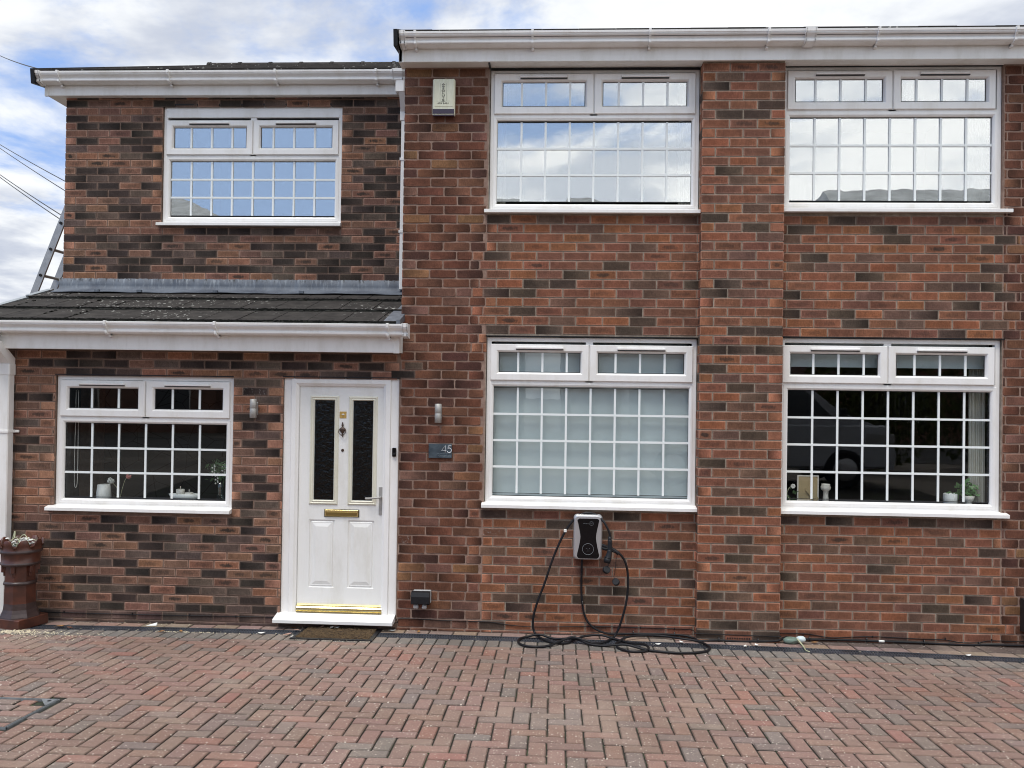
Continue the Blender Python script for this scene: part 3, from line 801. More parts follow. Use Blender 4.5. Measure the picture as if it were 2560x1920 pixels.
# concrete/brick plinth under the sill
pl = MB(); 
for i in range(5): pl.box(-2.325+i*.199, -2.325+i*.199+.192, YW+.012, YW+.1, -.02, .060, 0, .003)
pl.build('plinth', pbr('dirty_grey_brick', (.10, .085, .078), .9, var=.35, vscale=14, bump=.6), house)

# stickers on the door: golden square with a small pale dome lamp
st = MB(); st.box(-1.847, -1.788, yl-.0022, yl-.0004, 1.772, 1.830, 0, .0004)
st.lathe([(.014, 0), (.013, .004), (.008, .010), (.001, .012)], -1.8165, yl-.0028, 1.800, 12, 1, M=Matrix.Scale(.08, 4, (0, 1, 0)))
st.box(-1.8185, -1.8155, yl-.0032, yl-.0022, 1.776, 1.800, 2)
so = st.build('sticker', [pbr('gold_foil', (.62, .40, .12), .35, .3), M_ceramic, M_bronze]); rebase(so, (-1.8165, yl, 1.772))
tag(so, 'small golden square sticker with a pale dome on the white door above the knocker', 'sticker')

# ------------------------------------------------------------------ gutters, fascias, soffits, roofs
OG = [(0, 0), (0, -.100), (-.070, -.094), (-.086, -.088), (-.090, -.082), (-.090, -.068), (-.082, -.063), (-.084, -.056), (-.096, -.044), (-.108, -.034), (-.113, -.026), (-.112, -.021), (-.118, -.018), (-.120, -.002), (-.117, 0), (-.110, 0), (-.106, -.02), (-.080, -.06), (-.06, -.085), (-.01, -.09), (-.006, 0)]
def gutter(x0, x1, yb, zt, brackets, parent, unions=(), capl=True, capr=True, sc=1.0):
    g = MB(); P = [(yb+a*sc, zt+b*sc) for a, b in OG]
    g.extrude_x(P, x0, x1)
    outer = [(yb+a*1.08*sc-.007, zt+b*1.06*sc-(0.006 if b < -.01 else -.004)) for a, b in OG[:15]] 
    go = g.build('gutter', M_gutter, parent)
    def strap(xa, xb, ex=0.0):
        m = MB(); Q = outer + [(yb-.008, zt+.003)]
        Q = [(a, b+(ex if False else 0)) for a, b in Q]
        m.extrude_x(Q, xa, xb)
        return m
    for x in brackets:
        m = strap(x-.009, x+.009)
        m.box(x-.009, x+.009, yb-.040, yb-.0005, zt-.125*sc, zt-.100*sc)
        m.box(x-.010, x+.010, yb-.124*sc, yb-.108*sc, zt-.008, zt+.006)
        m.build('bracket', M_gutter, go)
    for xa, xb in unions:
        m = strap(xa, xb); n_ = strap(xa-.004, xa+.008); merge(m, n_); n_ = strap(xb-.008, xb+.004); merge(m, n_)
        for v_ in range(len(m.v)): pass
        m.build('union', M_gutter, go)
    return go
# main roof edge
gm = gutter(-1.325, 5.6, 7.195, 4.960, (-1.20, -.236, .716, 1.665, 2.53, 3.60, 4.55), house, unions=((-1.325, -1.285), (1.955, 2.035)))
fa = MB()
fa.box(-1.335, 5.6, 7.197, 7.215, 4.752, 4.95, bev=.003)
fa.box(-1.352, -1.306, 7.190, 7.216, 4.748, 4.95, bev=.004)
fa.box(-.688, -.655, 7.1935, 7.198, 4.7505, 4.86)
fa.build('fascia', M_pvc2, house)
so_ = MB()
so_.box(-1.325, -.60, 7.215, 7.42, 4.757, 4.772); so_.box(-.597, 5.6, 7.2155, 7.50, 4.760, 4.774)
so_.build('soffit', M_pvc2, house)
gap = MB(); gap.box(-.605, -.590, 7.216, 7.41, 4.740, 4.7575); gap.build('soffit_trim', M_gasket_shadow, house)
bb = MB()
bb.extrude_x([(7.19, 4.748), (7.19, 4.95), (12.0, 4.95+.385*4.8), (12.0, 4.748+.385*4.8), (7.36, 4.752)], -1.352, -1.325)
bb.build('bargeboard', M_pvc2, house)
vc = MB()
vc.extrude_x([(7.06, 4.835), (7.04, 4.965), (12.0, 4.975+.385*4.95), (12.0, 4.845+.385*4.95), (7.30, 4.86)], -1.372, -1.340)
vc.build('verge_cap', M_black, house)

def tiled_roof(name, x0, x1, y0, z0, y1, z1, gauge, tw, thick, parent, moss=False, stag=0.0, over=.0):
    """flat interlocking tiles in courses, from eave (y0,z0) to top (y1,z1)"""
    L = math.hypot(y1-y0, z1-z0); dyn, dzn = (y1-y0)/L, (z1-z0)/L; nx, nz = -dzn, dyn
    m = MB(); n = int(math.ceil(L/gauge-.02)); ms = MB()
    for c in range(n):
        s0 = c*gauge-over; s1 = min((c+1)*gauge+.07, L)
        lift0 = thick+.010; lift1 = .012
        k = -1
        x = x0 - tw + ((tw/2+stag) if c % 2 else stag)
        while x < x1:
            a, b = max(x+(.004 if moss else .0015), x0), min(x+tw-(.004 if moss else .0015), x1)
            x += tw
            if b-a < .02: continue
            j = rnd.uniform(-.0012, .0018); sj = rnd.uniform(-.003, .003)
            P = []
            for s_, li in ((s0+sj, lift0+j), (s1, lift1+j)):
                for t_ in (0, -thick):
                    P.append((y0+dyn*s_+nx*(li+t_), z0+dzn*s_+nz*(li+t_)))
            # P: bottom-top, bottom-under, top-top, top-under
            prof = [P[1], P[0], P[2], P[3]]
            b1 = (P[0][0]+dyn*.003, P[0][1]+dzn*.003); b0 = (P[0][0]-nx*.003, P[0][1]-nz*.003)
            m.extrude_x([P[1], b0, b1, P[2], P[3]], a, b)
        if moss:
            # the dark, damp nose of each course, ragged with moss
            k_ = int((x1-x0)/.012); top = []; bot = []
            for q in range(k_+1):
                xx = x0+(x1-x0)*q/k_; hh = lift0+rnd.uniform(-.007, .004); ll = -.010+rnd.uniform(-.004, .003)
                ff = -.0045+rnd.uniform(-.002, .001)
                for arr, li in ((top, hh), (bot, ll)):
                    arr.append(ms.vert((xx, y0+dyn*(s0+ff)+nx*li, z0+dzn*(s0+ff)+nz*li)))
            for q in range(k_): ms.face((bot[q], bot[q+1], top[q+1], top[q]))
            # shaggy moss hanging along the tile noses and in the seams
            x = x0
            while x < x1-.05:
                if rnd.random() < .92:
                    w = rnd.uniform(.02, .07); sc_ = rnd.uniform(.5, 1.3)
                    cy = y0+dyn*(s0-.002)+nx*lift0*.45; cz = z0+dzn*(s0-.002)+nz*lift0*.45
                    ms.sphere((x, cy, cz-.004), .0135*sc_, 6, sc=(w/.02, 1.0, 1.0))
                x += rnd.uniform(.015, .04)
            x = x0 + ((tw/2+stag) if c % 2 else stag)
            while x < x1:
                if x > x0+.05 and rnd.random() < .5 and x < x0+1.3:
                    for _ in range(9):
                        s_ = s0+rnd.uniform(.0, gauge*.8)
                        ms.sphere((x+rnd.uniform(-.006, .006), y0+dyn*s_+nx*(lift0-.012*s_/gauge), z0+dzn*s_+nz*(lift0-.012*(s_-s0)/gauge)), .008, 5, sc=(1, 2, .6))
                x += tw
    under = MB(); under.extrude_x([(y0, z0-.03), (y0, z0+.002), (y1, z1+.002), (y1, z1-.03)], x0+.002, x1-.002)
    o = m.build(name, M_tile, parent)
    under.build('roof_deck', M_black, o)
    if moss: ms.build('moss', M_moss, o)['kind'] = 'stuff'
    return o
# porch lean-to roof
PR = tiled_roof('porch_roof', -5.02, -1.322, 7.115, 2.545, 8.415, 2.945, .475, .293, .030, house, moss=True, stag=.03)
PR['label'] = 'lean-to porch roof of dark concrete tiles with lichen and moss'
# short verge piece that oversails in front of the old wall
sc = MB(); sc.extrude_x([(7.10, 2.556), (7.10, 2.592), (7.330, 2.664), (7.330, 2.60)], -1.3215, -1.292)
sc.build('lead_soaker', M_lead_dark, PR)
for i, (ya, yb_) in enumerate(((7.12, 7.56), (7.59, 8.03), (8.06, 8.40))):
    s = MB(); za = 2.545+(ya-7.115)*.3077+.040; zb = 2.545+(yb_-7.115)*.3077+.030
    s.extrude_x([(ya, za-.034), (ya, za), (yb_, zb), (yb_, zb-.02)], -1.43+.03*i, -1.3235)
    s.build('lead_soaker', M_lead_dark, PR)
s = MB()   # left verge strip
for ya, yb_ in ((7.11, 7.57), (7.585, 8.04), (8.055, 8.42)):
    za = 2.545+(ya-7.115)*.3077+.044; zb = 2.545+(yb_-7.115)*.3077+.034
    s.extrude_x([(ya, za-.040), (ya, za), (yb_, zb), (yb_, zb-.03)], -5.055, -4.995)
s.build('verge_trim', M_galv, PR)
# lead flashing: irregular top edge, lapped sheets
fl = MB(); N = 240; X0, X1 = -4.93, -1.335; rows = []
for i in range(N+1):
    x = X0+(X1-X0)*i/N
    lap = (x+5.0) % 1.22
    dy_ = -.004 if lap < .61 else 0
    w = .002*math.sin(x*31)+.0015*math.sin(x*73+1)
    top = 3.088+rnd.uniform(-.004, .003)-.003*(lap < .02)
    low = .002*math.sin(x*17)+.003*math.sin(x*5.3)
    rows.append([fl.vert(p) for p in ((x, YU+.004, top), (x, YU-.012+dy_+w, top-.006), (x, YU-.014+dy_+w, 3.02), (x, YU-.022+dy_+w, 2.985), (x, YU-.07+dy_, 2.966+low*.3), (x, YU-.16+dy_, 2.940+low), (x, YU-.162+dy_, 2.934+low))])
for i in range(N):
    for k in range(6): fl.face((rows[i][k+1], rows[i+1][k+1], rows[i+1][k], rows[i][k]), 0, k in (1, 2, 3))
for x in (-4.47, -4.05, -3.30, -2.46):       # lead clips
    fl.box(x-.02, x+.025, YU-.176, YU-.15, 2.935, 2.957)
fl.build('lead_flashing', M_lead, PR)
# left raked end of the flashing
gp = gutter(-5.3, -1.222, 7.172, 2.556, (-4.72, -3.745, -2.82, -1.385), house, unions=((-1.262, -1.222), (-4.83, -4.735)))
fa = MB(); fa.box(-4.800, -1.306, 7.174, 7.192, 2.326, 2.54, bev=.003); fa.box(-1.358, -1.3055, 7.170, 7.1925, 2.322, 2.54, bev=.003)
fa.box(-5.3, -4.800, 7.174, 7.192, 2.36, 2.54)
fa.box(-5.3, -1.318, 7.192, 7.33, 2.332, 2.345); fa.build('fascia', M_pvc2, house)
fa = MB(); fa.extrude_x([(7.18, 2.33), (7.18, 2.55), (7.334, 2.60), (7.334, 2.33)], -1.318, -1.3065); fa.build('bargeboard', M_pvc2, house)

# upper wing eaves
gu = gutter(-5.102, -1.485, 8.325, 5.072, (-4.88, -3.785, -2.735, -1.76), house, unions=((-5.102, -5.06), (-1.60, -1.50)))
fa = MB(); fa.box(-5.072, -1.50, 8.330, 8.347, 4.872, 5.06, bev=.003); fa.box(-5.075, -5.036, 8.325, 8.348, 4.868, 5.06, bev=.003)
fa.box(-5.06, -1.32, 8.347, 8.50, 4.878, 4.890); fa.box(-5.06, -4.905, 8.50, 12.2, 4.878, 4.890)
fa.extrude_x([(8.33, 4.868), (8.33, 5.06), (12.3, 5.06+.38*3.97), (12.3, 4.868+.38*3.97)], -5.075, -5.055)
fa.build('fascia', M_pvc2, house)
vc = MB(); vc.extrude_x([(8.19, 4.945), (8.17, 5.085), (12.4, 5.10+.385*4.2), (12.4, 4.96+.385*4.2), (8.42, 4.98)], -5.13, -5.098); vc.build('verge_cap', M_black, house)
UR_ = tiled_roof('roof', -5.10, -1.33, 8.23, 5.065, 12.45, 6.705, .34, .293, .022, house)
UR_['label'] = 'low pitched tiled roof over the set-back upper wing'
rd = MB(); x = -5.12
while x < -1.3:      # ridge tiles
    for k in range(8):
        a0, a1 = math.pi*k/8, math.pi*(k+1)/8
        for xa, xb, rr in ((x, x+.44, .105), (x, x+.04, .116)):
            rd.poly([(xa, 12.45-rr*math.cos(a0), 6.68+rr*.75*math.sin(a0)), (xa, 12.45-rr*math.cos(a1), 6.68+rr*.75*math.sin(a1)), (xb, 12.45-rr*math.cos(a1), 6.68+rr*.75*math.sin(a1)), (xb, 12.45-rr*math.cos(a0), 6.68+rr*.75*math.sin(a0))])
    x += .45
rd.build('ridge', M_tile, UR_)
bkr = MB(); bkr.extrude_x([(12.45, 6.66), (12.45, 6.70), (16.6, 5.07), (16.6, 5.03)], -5.1, -1.33); bkr.build('rear_slope', M_tile, UR_)
MR = tiled_roof('roof', -1.36, 5.6, 7.095, 4.945, 12.0, 6.86, .34, .30, .022, house)
MR['label'] = 'main roof above the right half of the house, only tile noses showing over the gutter'
bkr = MB(); bkr.extrude_x([(12.0, 6.83), (12.0, 6.87), (16.9, 4.95), (16.9, 4.91)], -1.36, 5.6); bkr.build('rear_slope', M_tile, MR)
mp = MB()
for x in (1.42, 1.60, 2.32, 2.40, 2.95, 3.25, 3.48, -.62, -.50, 2.10, 3.62, 2.62):
    mp.sphere((x, 7.12, 4.972), .008, 6, sc=(rnd.uniform(1.2, 2.6), 1, rnd.uniform(.6, 1.1)))
mp.build('moss', M_moss, MR)['kind'] = 'stuff'
gb = MB(); gb.box(-1.31, 5.6, 12.0, 12.2, 0, 6.6); gb.box(-4.9, -1.3, 12.0, 12.2, 0, 6.5)
gb.box(5.6, 5.85, 7.335, 12.2, 0, 5.0)
gb.build('rear_wall', M_mort_old, house)

# downpipes
dp = MB()
dp.box(-1.532, -1.467, 8.335, 8.40, 2.99, 4.72, bev=.006); dp.box(-1.545, -1.462, 8.33, 8.405, 4.62, 4.74, bev=.005)
dp.box(-1.575, -1.485, 8.225, 8.32, 4.86, 4.99, bev=.01); dp.extrude_x([(8.235, 4.86), (8.31, 4.86), (8.40, 4.73), (8.335, 4.70)], -1.540, -1.467)
for z in (4.25, 3.55): dp.box(-1.542, -1.460, 8.33, 8.42, z-.012, z+.012)
dp.build('downpipe', M_gutter, house)['label'] = 'thin white downpipe in the corner by the upper wing'
dp = MB()
dp.box(-4.775, -4.672, 7.235, 7.318, .03, 2.19, bev=.008); dp.box(-4.780, -4.667, 7.230, 7.323, 2.10, 2.20, bev=.006)
dp.extrude_x([(7.235, 2.20), (7.318, 2.20), (7.318, 2.245), (7.13, 2.385), (7.06, 2.385), (7.06, 2.34)], -4.775, -4.672)
dp.extrude_x([(7.055, 2.34), (7.135, 2.385), (7.135, 2.47), (7.055, 2.47)], -4.790, -4.700)
dp.box(-4.782, -4.665, 7.228, 7.33, 1.606, 1.632, bev=.003); dp.box(-4.665, -4.628, 7.312, 7.330, 1.608, 1.630, bev=.003)
dp.build('downpipe', M_gutter, house)['label'] = 'square white downpipe at the far left edge'
# lintel flashing lines above the ground floor openings
for a, b, z in ((LM[0], LM[1]-.002, 2.484), (LR[0]+.0, LR[1]+.02, 2.500), (LL[0], LL[1], 2.112), (DR[0], DR[1]+.004, 2.118)):
    l = MB(); l.box(a-.004, b, YW-.003, YW+.03, z-.001, z+.007); l.build('lintel', M_black, house)
for a, b, z in ((UM[0], UM[1], 4.742), (UR[0], UR[1], 4.758), (UL[0], UL[1], 4.806)):
    l = MB(); yy = YU if z > 4.79 else YW+.02; l.box(a, b, yy, yy+.05, z-.002, z+.012); l.build('lintel', M_black, house)
# terracotta air brick at the foot of the pier
ab = MB(); ab.box(1.40, 1.612, YP-.004, YP+.004, -.012, .052, 0, .002)
for r in range(2):
    for c in range(10): ab.box(1.412+c*.0195, 1.424+c*.0195, YP-.0055, YP-.0035, .004+r*.022, .018+r*.022, 1)
ab.build('air_brick', [pbr('terracotta', (.26, .10, .06), .85, var=.2, vscale=30), M_black], house)
# ------------------------------------------------------------------ ground
g = MB(); ys = [-300, -1, 7.30, 300]; zs_ = [gz(-1)-.03, gz(-1)-.03, -.03, -.03]
for i in range(3): g.poly([(-300, ys[i], zs_[i]), (300, ys[i], zs_[i]), (300, ys[i+1], zs_[i+1]), (-300, ys[i+1], zs_[i+1])])
tag(g.build('ground', pbr('bare_ground', (.16, .14, .12), .9, var=.3, vscale=.6)), None, None, kind='structure')
def dfront(x): return 7.055-.0085*(x+1.7)**2+.004         # front edge of the drain
def dback(x): return dfront(x)+.150
class Pavers:
    def __init__(s): s.mb = MB(); s.col = []
    def add(s, x0, x1, y0, y1, col, top=None):
        if x1-x0 < .02 or y1-y0 < .02: return
        k = .0060; d = .022; dz = rnd.uniform(-.0016, .0016); tx = rnd.uniform(-.009, .009); ty = rnd.uniform(-.009, .009)
        cx, cy = (x0+x1)/2, (y0+y1)/2; nl = 3 if x1-x0 > .15 else 2; nw = 3 if y1-y0 > .15 else 2; cc = .004
        P = []
        def seg(a, b, n):
            for i in range(n+1): P.append((a[0]+(b[0]-a[0])*i/n, a[1]+(b[1]-a[1])*i/n))
        seg((x0+cc, y0), (x1-cc, y0), nl); seg((x1, y0+cc), (x1, y1-cc), nw); seg((x1-cc, y1), (x0+cc, y1), nl); seg((x0, y1-cc), (x0, y0+cc), nw)
        P = [(a+rnd.uniform(-.0008, .0008), b+rnd.uniform(-.0008, .0008)) for a, b in P]
        hx, hy = (x1-x0)/2, (y1-y0)/2
        def Z(a, b, dep): return gz(b)+dz+(a-cx)*tx+(b-cy)*ty-dep
        def S(a, b): return cx+(a-cx)*(1-k/hx), cy+(b-cy)*(1-k/hy)
        f = [s.mb.vert((*S(a, b), Z(a, b, 0))) for a, b in P]; e = [s.mb.vert((a, b, Z(a, b, .0050))) for a, b in P]; q = [s.mb.vert((a, b, Z(a, b, d))) for a, b in P]
        n0 = len(s.mb.f); s.mb.face(f); N = len(P)
        for i in range(N):
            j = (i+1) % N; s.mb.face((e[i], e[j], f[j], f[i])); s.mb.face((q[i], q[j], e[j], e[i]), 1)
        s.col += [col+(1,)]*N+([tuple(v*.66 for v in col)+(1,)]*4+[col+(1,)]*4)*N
def pcol(y=0):
    r = rnd.random()
    if r < .15: c = (.250, .188, .164)
    elif r < .20: c = (.232, .186, .166)
    elif r < .60: c = (.285, .190, .158)
    elif r < .94: c = (.300, .188, .155)
    else: c = (.330, .178, .142)
    g_ = 1+rnd.uniform(-.06, .06)
    return tuple(x*g_*(1+rnd.uniform(-.03, .03)) for x in c)
PV = Pavers(); U = .1012; gx = .0054; gy = .0056
XL = 0.0265 - .0  # column line seen dead ahead (set from the photograph)
X_LINE, Y_TOP = .376, 5.0310
MH = (-3.62, -2.985, 4.665, 5.185)
i0, i1 = -64, 62; j0, j1 = -34, 20
for i in range(i0, i1):
    for j in range(j0, j1):
        k = (i+j) % 4
        if k == 0: w, h_ = 2, 1
        elif k == 2: w, h_ = 1, 2
        else: continue
        xa = X_LINE+(i)*U; ya = Y_TOP+j*U
        a, b, c, d = xa+gx/2, xa+w*U-gx/2, ya+gy/2, ya+h_*U-gy/2
        if h_ == 2: a, b = a+.0012, b-.0012
        xm = (a+b)/2; lim = dfront(xm)-.2085
        if c > lim: continue
        d = min(d, lim)
        if b > MH[0] and a < MH[1] and d > MH[2] and c < MH[3]:
            # cut round the manhole cover
            if a < MH[0]: b = min(b, MH[0]-.004)
            elif b > MH[1]+.01 and a < MH[1]: a = MH[1]+.004
            elif c < MH[2]: d = min(d, MH[2]-.004)
            elif d > MH[3]+.01: c = MH[3]+.004
            else: continue
        PV.add(a, b, c, d, pcol())
x = -6.3                              # darker course along the drain, blocks end-on
while x < 6.2:
    y1 = dfront(x+.05)-.004; gg = rnd.uniform(.85, 1.1)
    PV.add(x+.003, x+U-.003, y1-.200, y1, tuple(v*gg for v in rnd.choice(((.215, .198, .180), (.235, .205, .183), (.20, .188, .175)))))
    x += U
x = -6.3
while x < 6.2:                        # stretcher strip between drain and wall
    y0 = dback(x+.1)+.004
    PV.add(x+.003, x+.2024-.003, y0, min(y0+.13, 7.333), tuple(v*rnd.uniform(.9, 1.1) for v in (.30, .215, .18)))
    if y0+.135 < 7.32: PV.add(x+.003, x+.2024-.003, y0+.135, 7.333, (.12, .09, .08))
    x += .2024
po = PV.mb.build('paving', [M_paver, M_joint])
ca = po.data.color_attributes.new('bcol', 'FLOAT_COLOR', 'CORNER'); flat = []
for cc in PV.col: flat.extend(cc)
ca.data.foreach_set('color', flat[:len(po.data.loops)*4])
tag(po, None, None, kind='structure')
jb = MB(); ysj = [-1.2, 1.0, 3.0, 5.0, 7.33]
for a, b in zip(ysj, ysj[1:]): jb.poly([(-6.6, a, gz(a)-.010), (6.4, a, gz(a)-.010), (6.4, b, gz(b)-.010), (-6.6, b, gz(b)-.010)])
tag(jb.build('paving_joints', M_joint), None, None, kind='structure')

# recessed manhole cover
mh = thing('manhole_cover', (MH[1], MH[2], gz(MH[2])), 'recessed manhole cover filled with paving blocks at the lower left edge of the drive', 'manhole cover')
fr = MB()
def slab(mb, x0, x1, y0, y1, h0, h1, m=0):
    a = [mb.vert((x, y, gz(y)+h)) for h in (h0, h1) for x, y in ((x0, y0), (x1, y0), (x1, y1), (x0, y1))]
    for f_ in ((4, 5, 6, 7), (3, 2, 1, 0), (0, 1, 5, 4), (1, 2, 6, 5), (2, 3, 7, 6), (3, 0, 4, 7)): mb.face([a[i] for i in f_], m)
for q in ((MH[0], MH[0]+.004, MH[2], MH[3]), (MH[1]-.004, MH[1], MH[2], MH[3]), (MH[0], MH[1], MH[2], MH[2]+.004), (MH[0], MH[1], MH[3]-.004, MH[3]),
          (MH[1]-.016, MH[1]-.012, MH[2]+.012, MH[3]-.012), (MH[0]+.012, MH[1]-.012, MH[3]-.016, MH[3]-.012)): slab(fr, *q, -.02, .0035)
fr.build('frame', M_galv, mh)
cp = MB()
a = [cp.vert((x, y, gz(y)+.003)) for x, y in ((MH[1]-.11, MH[3]-.012), (MH[1]-.012, MH[3]-.012), (MH[1]-.012, MH[3]-.012-.10), (MH[1]-.03, MH[3]-.115))]
cp.face(a[::-1] if False else (a[0], a[3], a[2], a[1]))
q = [cp.vert((MH[1]-.045+.014*math.cos(t_*math.pi/3), MH[3]-.042+.014*math.sin(t_*math.pi/3), gz(MH[3]-.04)+.0042)) for t_ in range(6)]; cp.face(q, 1)
cp.build('corner_plate', [M_galv, M_black], mh)
MP = Pavers(); yy = MH[3]-.018; r_ = 0
while yy > MH[2]+.05:
    xx = MH[1]-.02+(.05 if r_ % 2 else -.0)
    while xx > MH[0]+.05:
        a_, b_ = max(xx-.2, MH[0]+.02), min(xx, MH[1]-.02)
        if r_ == 0 and b_ > MH[1]-.11: b_ = MH[1]-.12
        MP.add(a_+.004, b_-.004, max(yy-.1+.004, MH[2]+.02), yy-.004, pcol()); xx -= .206
    yy -= .103; r_ += 1
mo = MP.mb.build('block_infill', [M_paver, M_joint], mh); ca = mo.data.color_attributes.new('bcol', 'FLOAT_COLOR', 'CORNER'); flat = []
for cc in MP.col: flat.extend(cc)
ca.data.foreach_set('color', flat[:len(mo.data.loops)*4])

# channel drain with slotted grating
dr = MB(); XS = []; x = -6.0
dr_pts = []
while x < 6.0:
    XS.append(x); x += .5
def strip(mb, x0, x1, a0, a1, h0, h1, m=0):
    n = max(1, int((x1-x0)/.25)); 
    for i in range(n):
        xa, xb = x0+(x1-x0)*i/n, x0+(x1-x0)*(i+1)/n
        A = [(xa, dfront(xa)+a0), (xb, dfront(xb)+a0), (xb, dfront(xb)+a1), (xa, dfront(xa)+a1)]
        lo = [mb.vert((p[0], p[1], gz(p[1])+h0)) for p in A]; hi = [mb.vert((p[0], p[1], gz(p[1])+h1)) for p in A]
        mb.face(hi, m)
        for k in range(4): mb.face((lo[k], lo[(k+1) % 4], hi[(k+1) % 4], hi[k]), m)
strip(dr, -4.35, 5.5, 0, .150, -.06, -.035, 1)
for a0, a1 in ((0, .018), (.056, .068), (.082, .094), (.132, .150)): strip(dr, -4.35, 5.5, a0, a1, -.03, .0005 if a0 in (0, .132) else -.002)
x = -4.35; k = 0
while x < 5.5:
    for a0, a1, ph_ in ((.018, .056, 0), (.068, .082, 1), (.094, .132, 1)):
        w = .011; xx = x+(.011 if ph_ else 0)
        A = [(xx, dfront(xx)+a0), (xx+w, dfront(xx)+a0), (xx+w, dfront(xx)+a1), (xx, dfront(xx)+a1)]
        lo = [dr.vert((p[0], p[1], gz(p[1])-.02)) for p in A]; hi = [dr.vert((p[0], p[1], gz(p[1])-.003)) for p in A]
        dr.face(hi)
        for q in range(4): dr.face((lo[q], lo[(q+1) % 4], hi[(q+1) % 4], hi[q]))
    x += .0215; k += 1
dro = dr.build('channel_drain', [pbr('drain_plastic', (.052, .058, .070), .38, var=.35, vscale=6), M_gasket_shadow])
tag(dro, 'long black slotted channel drain set in the paving at the foot of the house', 'drain'); rebase(dro, (0, 7.05, gz(7.05)-.06))

# ------------------------------------------------------------------ wall mounted things
def wall_light(x, zc, label):
    t = thing('wall_light', (x, YW, zc-.08), label, 'wall light', 'steel wall lights either side of the front door')
    m = MB(); r = .0285; y = YW-.055
    m.lathe([(r-.004, zc-.079), (r, zc-.077), (r, zc-.002), (r-.0015, zc), (r, zc+.002), (r, zc+.077), (r-.004, zc+.079)], x, y, 0, 28); m.build('lamp_body', M_steel, t)
    b = MB(); b.extrude_x([(YW-.001, zc-.055), (YW-.008, zc-.055), (YW-.034, zc-.02), (YW-.034, zc+.02), (YW-.008, zc+.055), (YW-.001, zc+.055)], x-.024, x+.024); b.build('wall_bracket', M_greyp, t)
    l = MB(); l.lathe([(r-.006, zc-.0805), (r-.006, zc-.078)], x, y, 0, 20); l.lathe([(r-.006, zc+.078), (r-.006, zc+.0805)], x, y, 0, 20); l.build('lens', M_bulb, t)
wall_light(-.989, 1.829, 'steel tube wall light above the house number plaque')
wall_light(-2.563, 1.847, 'steel tube wall light left of the front door')

pq = thing('house_number_plaque', (-.974, YW, 1.452), 'dark slate plaque reading 45 on the old brickwork', 'house number')
m = MB(); m.box(-1.071, -.874, YW-.014, YW-.002, 1.452, 1.572, bev=.002); m.build('slate', M_slate, pq)
T = MB(); yn = YW-.016
T.tube([(-.930, yn, 1.500), (-.930, yn, 1.558), (-.961, yn, 1.516), (-.921, yn, 1.516)], .0026, 8, sub=1)
P5 = [(-.879, yn, 1.556), (-.903, yn, 1.556), (-.908, yn, 1.532)]
T.tube(P5, .0026, 8, sub=1); T.tube([(-.8965+.0185*math.cos(rad(t_)), yn, 1.5185+.0195*math.sin(rad(t_))) for t_ in range(130, -160, -16)], .0026, 8, sub=1)
T.build('numerals', M_numeral, pq)
T = text_mb('Grange Lane', .0205, -.880, YW-.0146, 1.4665, 1.0, ext=.0004, align='RIGHT'); l = MB(); l.box(-1.000, -.880, YW-.0150, YW-.0138, 1.4885, 1.4900); l.build('underline', M_engrave, pq); T.build('lettering', M_engrave, pq)

al = thing('burglar_alarm_box', (-.975, YW, 4.325), 'cream burglar alarm box printed ABSOLUTE, high on the old brick', 'alarm box')
m = MB(); m.box(-1.076, -.888, YW-.058, YW-.004, 4.330, 4.642, 0, .010); m.box(-1.060, -.904, YW-.0605, YW-.057, 4.405, 4.618, 0, .001); m.box(-1.07, -.894, YW-.03, YW-.001, 4.336, 4.636, 0, .004); m.build('casing', M_alarm, al)
m = MB(); m.box(-1.073, -.892, YW-.0600, YW-.0560, 4.345, 4.385, 0, .002); m.box(-1.072, -.893, YW-.056, YW-.012, 4.3285, 4.342, 0, .002); m.build('strobe_lens', M_maroon, al)
L = MB(); z = 4.586
for ch in 'ABSOLUTE':
    merge(L, text_mb(ch, .0205, -.985, YW-.0618, z, 2.0)); z -= .0188
merge(L, text_mb('476 2421', .0150, -.985, YW-.0618, 4.428, 1.75)); merge(L, text_mb('0151', .0085, -.985, YW-.0618, 4.4425, 1.6))
for x in (-1.012, -.958): L.box(x-.0006, x+.0006, YW-.0613, YW-.0604, 4.455, 4.602)
L.box(-1.04, -.93, YW-.0613, YW-.0604, 4.4505, 4.4515)
L.build('lettering', M_ink, al)

db = thing('doorbell', (-1.3675, dy-.01, 1.455), 'small black doorbell on the right side of the door frame', 'doorbell')
m = MB(); m.box(-1.384, -1.350, dy-.030, dy-.0105, 1.455, 1.530, 0, .005); m.build('casing', M_blackg, db)
m = MB(); m.lathe([(.011, 0), (.011, -.003), (.008, -.004)], -1.367, dy-.030, 1.478, 18, ax='Y'); m.build('button', M_black, db)

sk = thing('outdoor_socket', (-1.112, YW, .19), 'black weatherproof double socket low on the wall right of the door', 'socket')
m = MB(); m.box(-1.180, -1.030, YW-.035, YW-.001, .238, .345, 0, .006); m.build('back_box', M_greyp, sk)
m = MB()
m.extrude_x([(YW-.036, .232), (YW-.075, .234), (YW-.092, .245), (YW-.092, .30), (YW-.078, .335), (YW-.036, .340)], -1.190, -1.036); m.build('cover', M_black, sk)
for x in (-1.150, -1.080):
    m = MB(); m.box(x-.020, x+.020, YW-.075, YW-.05, .196, .232, 0, .008); m.box(x-.016, x+.016, YW-.0765, YW-.0745, .204, .207, 1); m.box(x-.016, x+.016, YW-.0765, YW-.0745, .214, .217, 1); m.build('latch', [M_silver, M_greyp], sk)

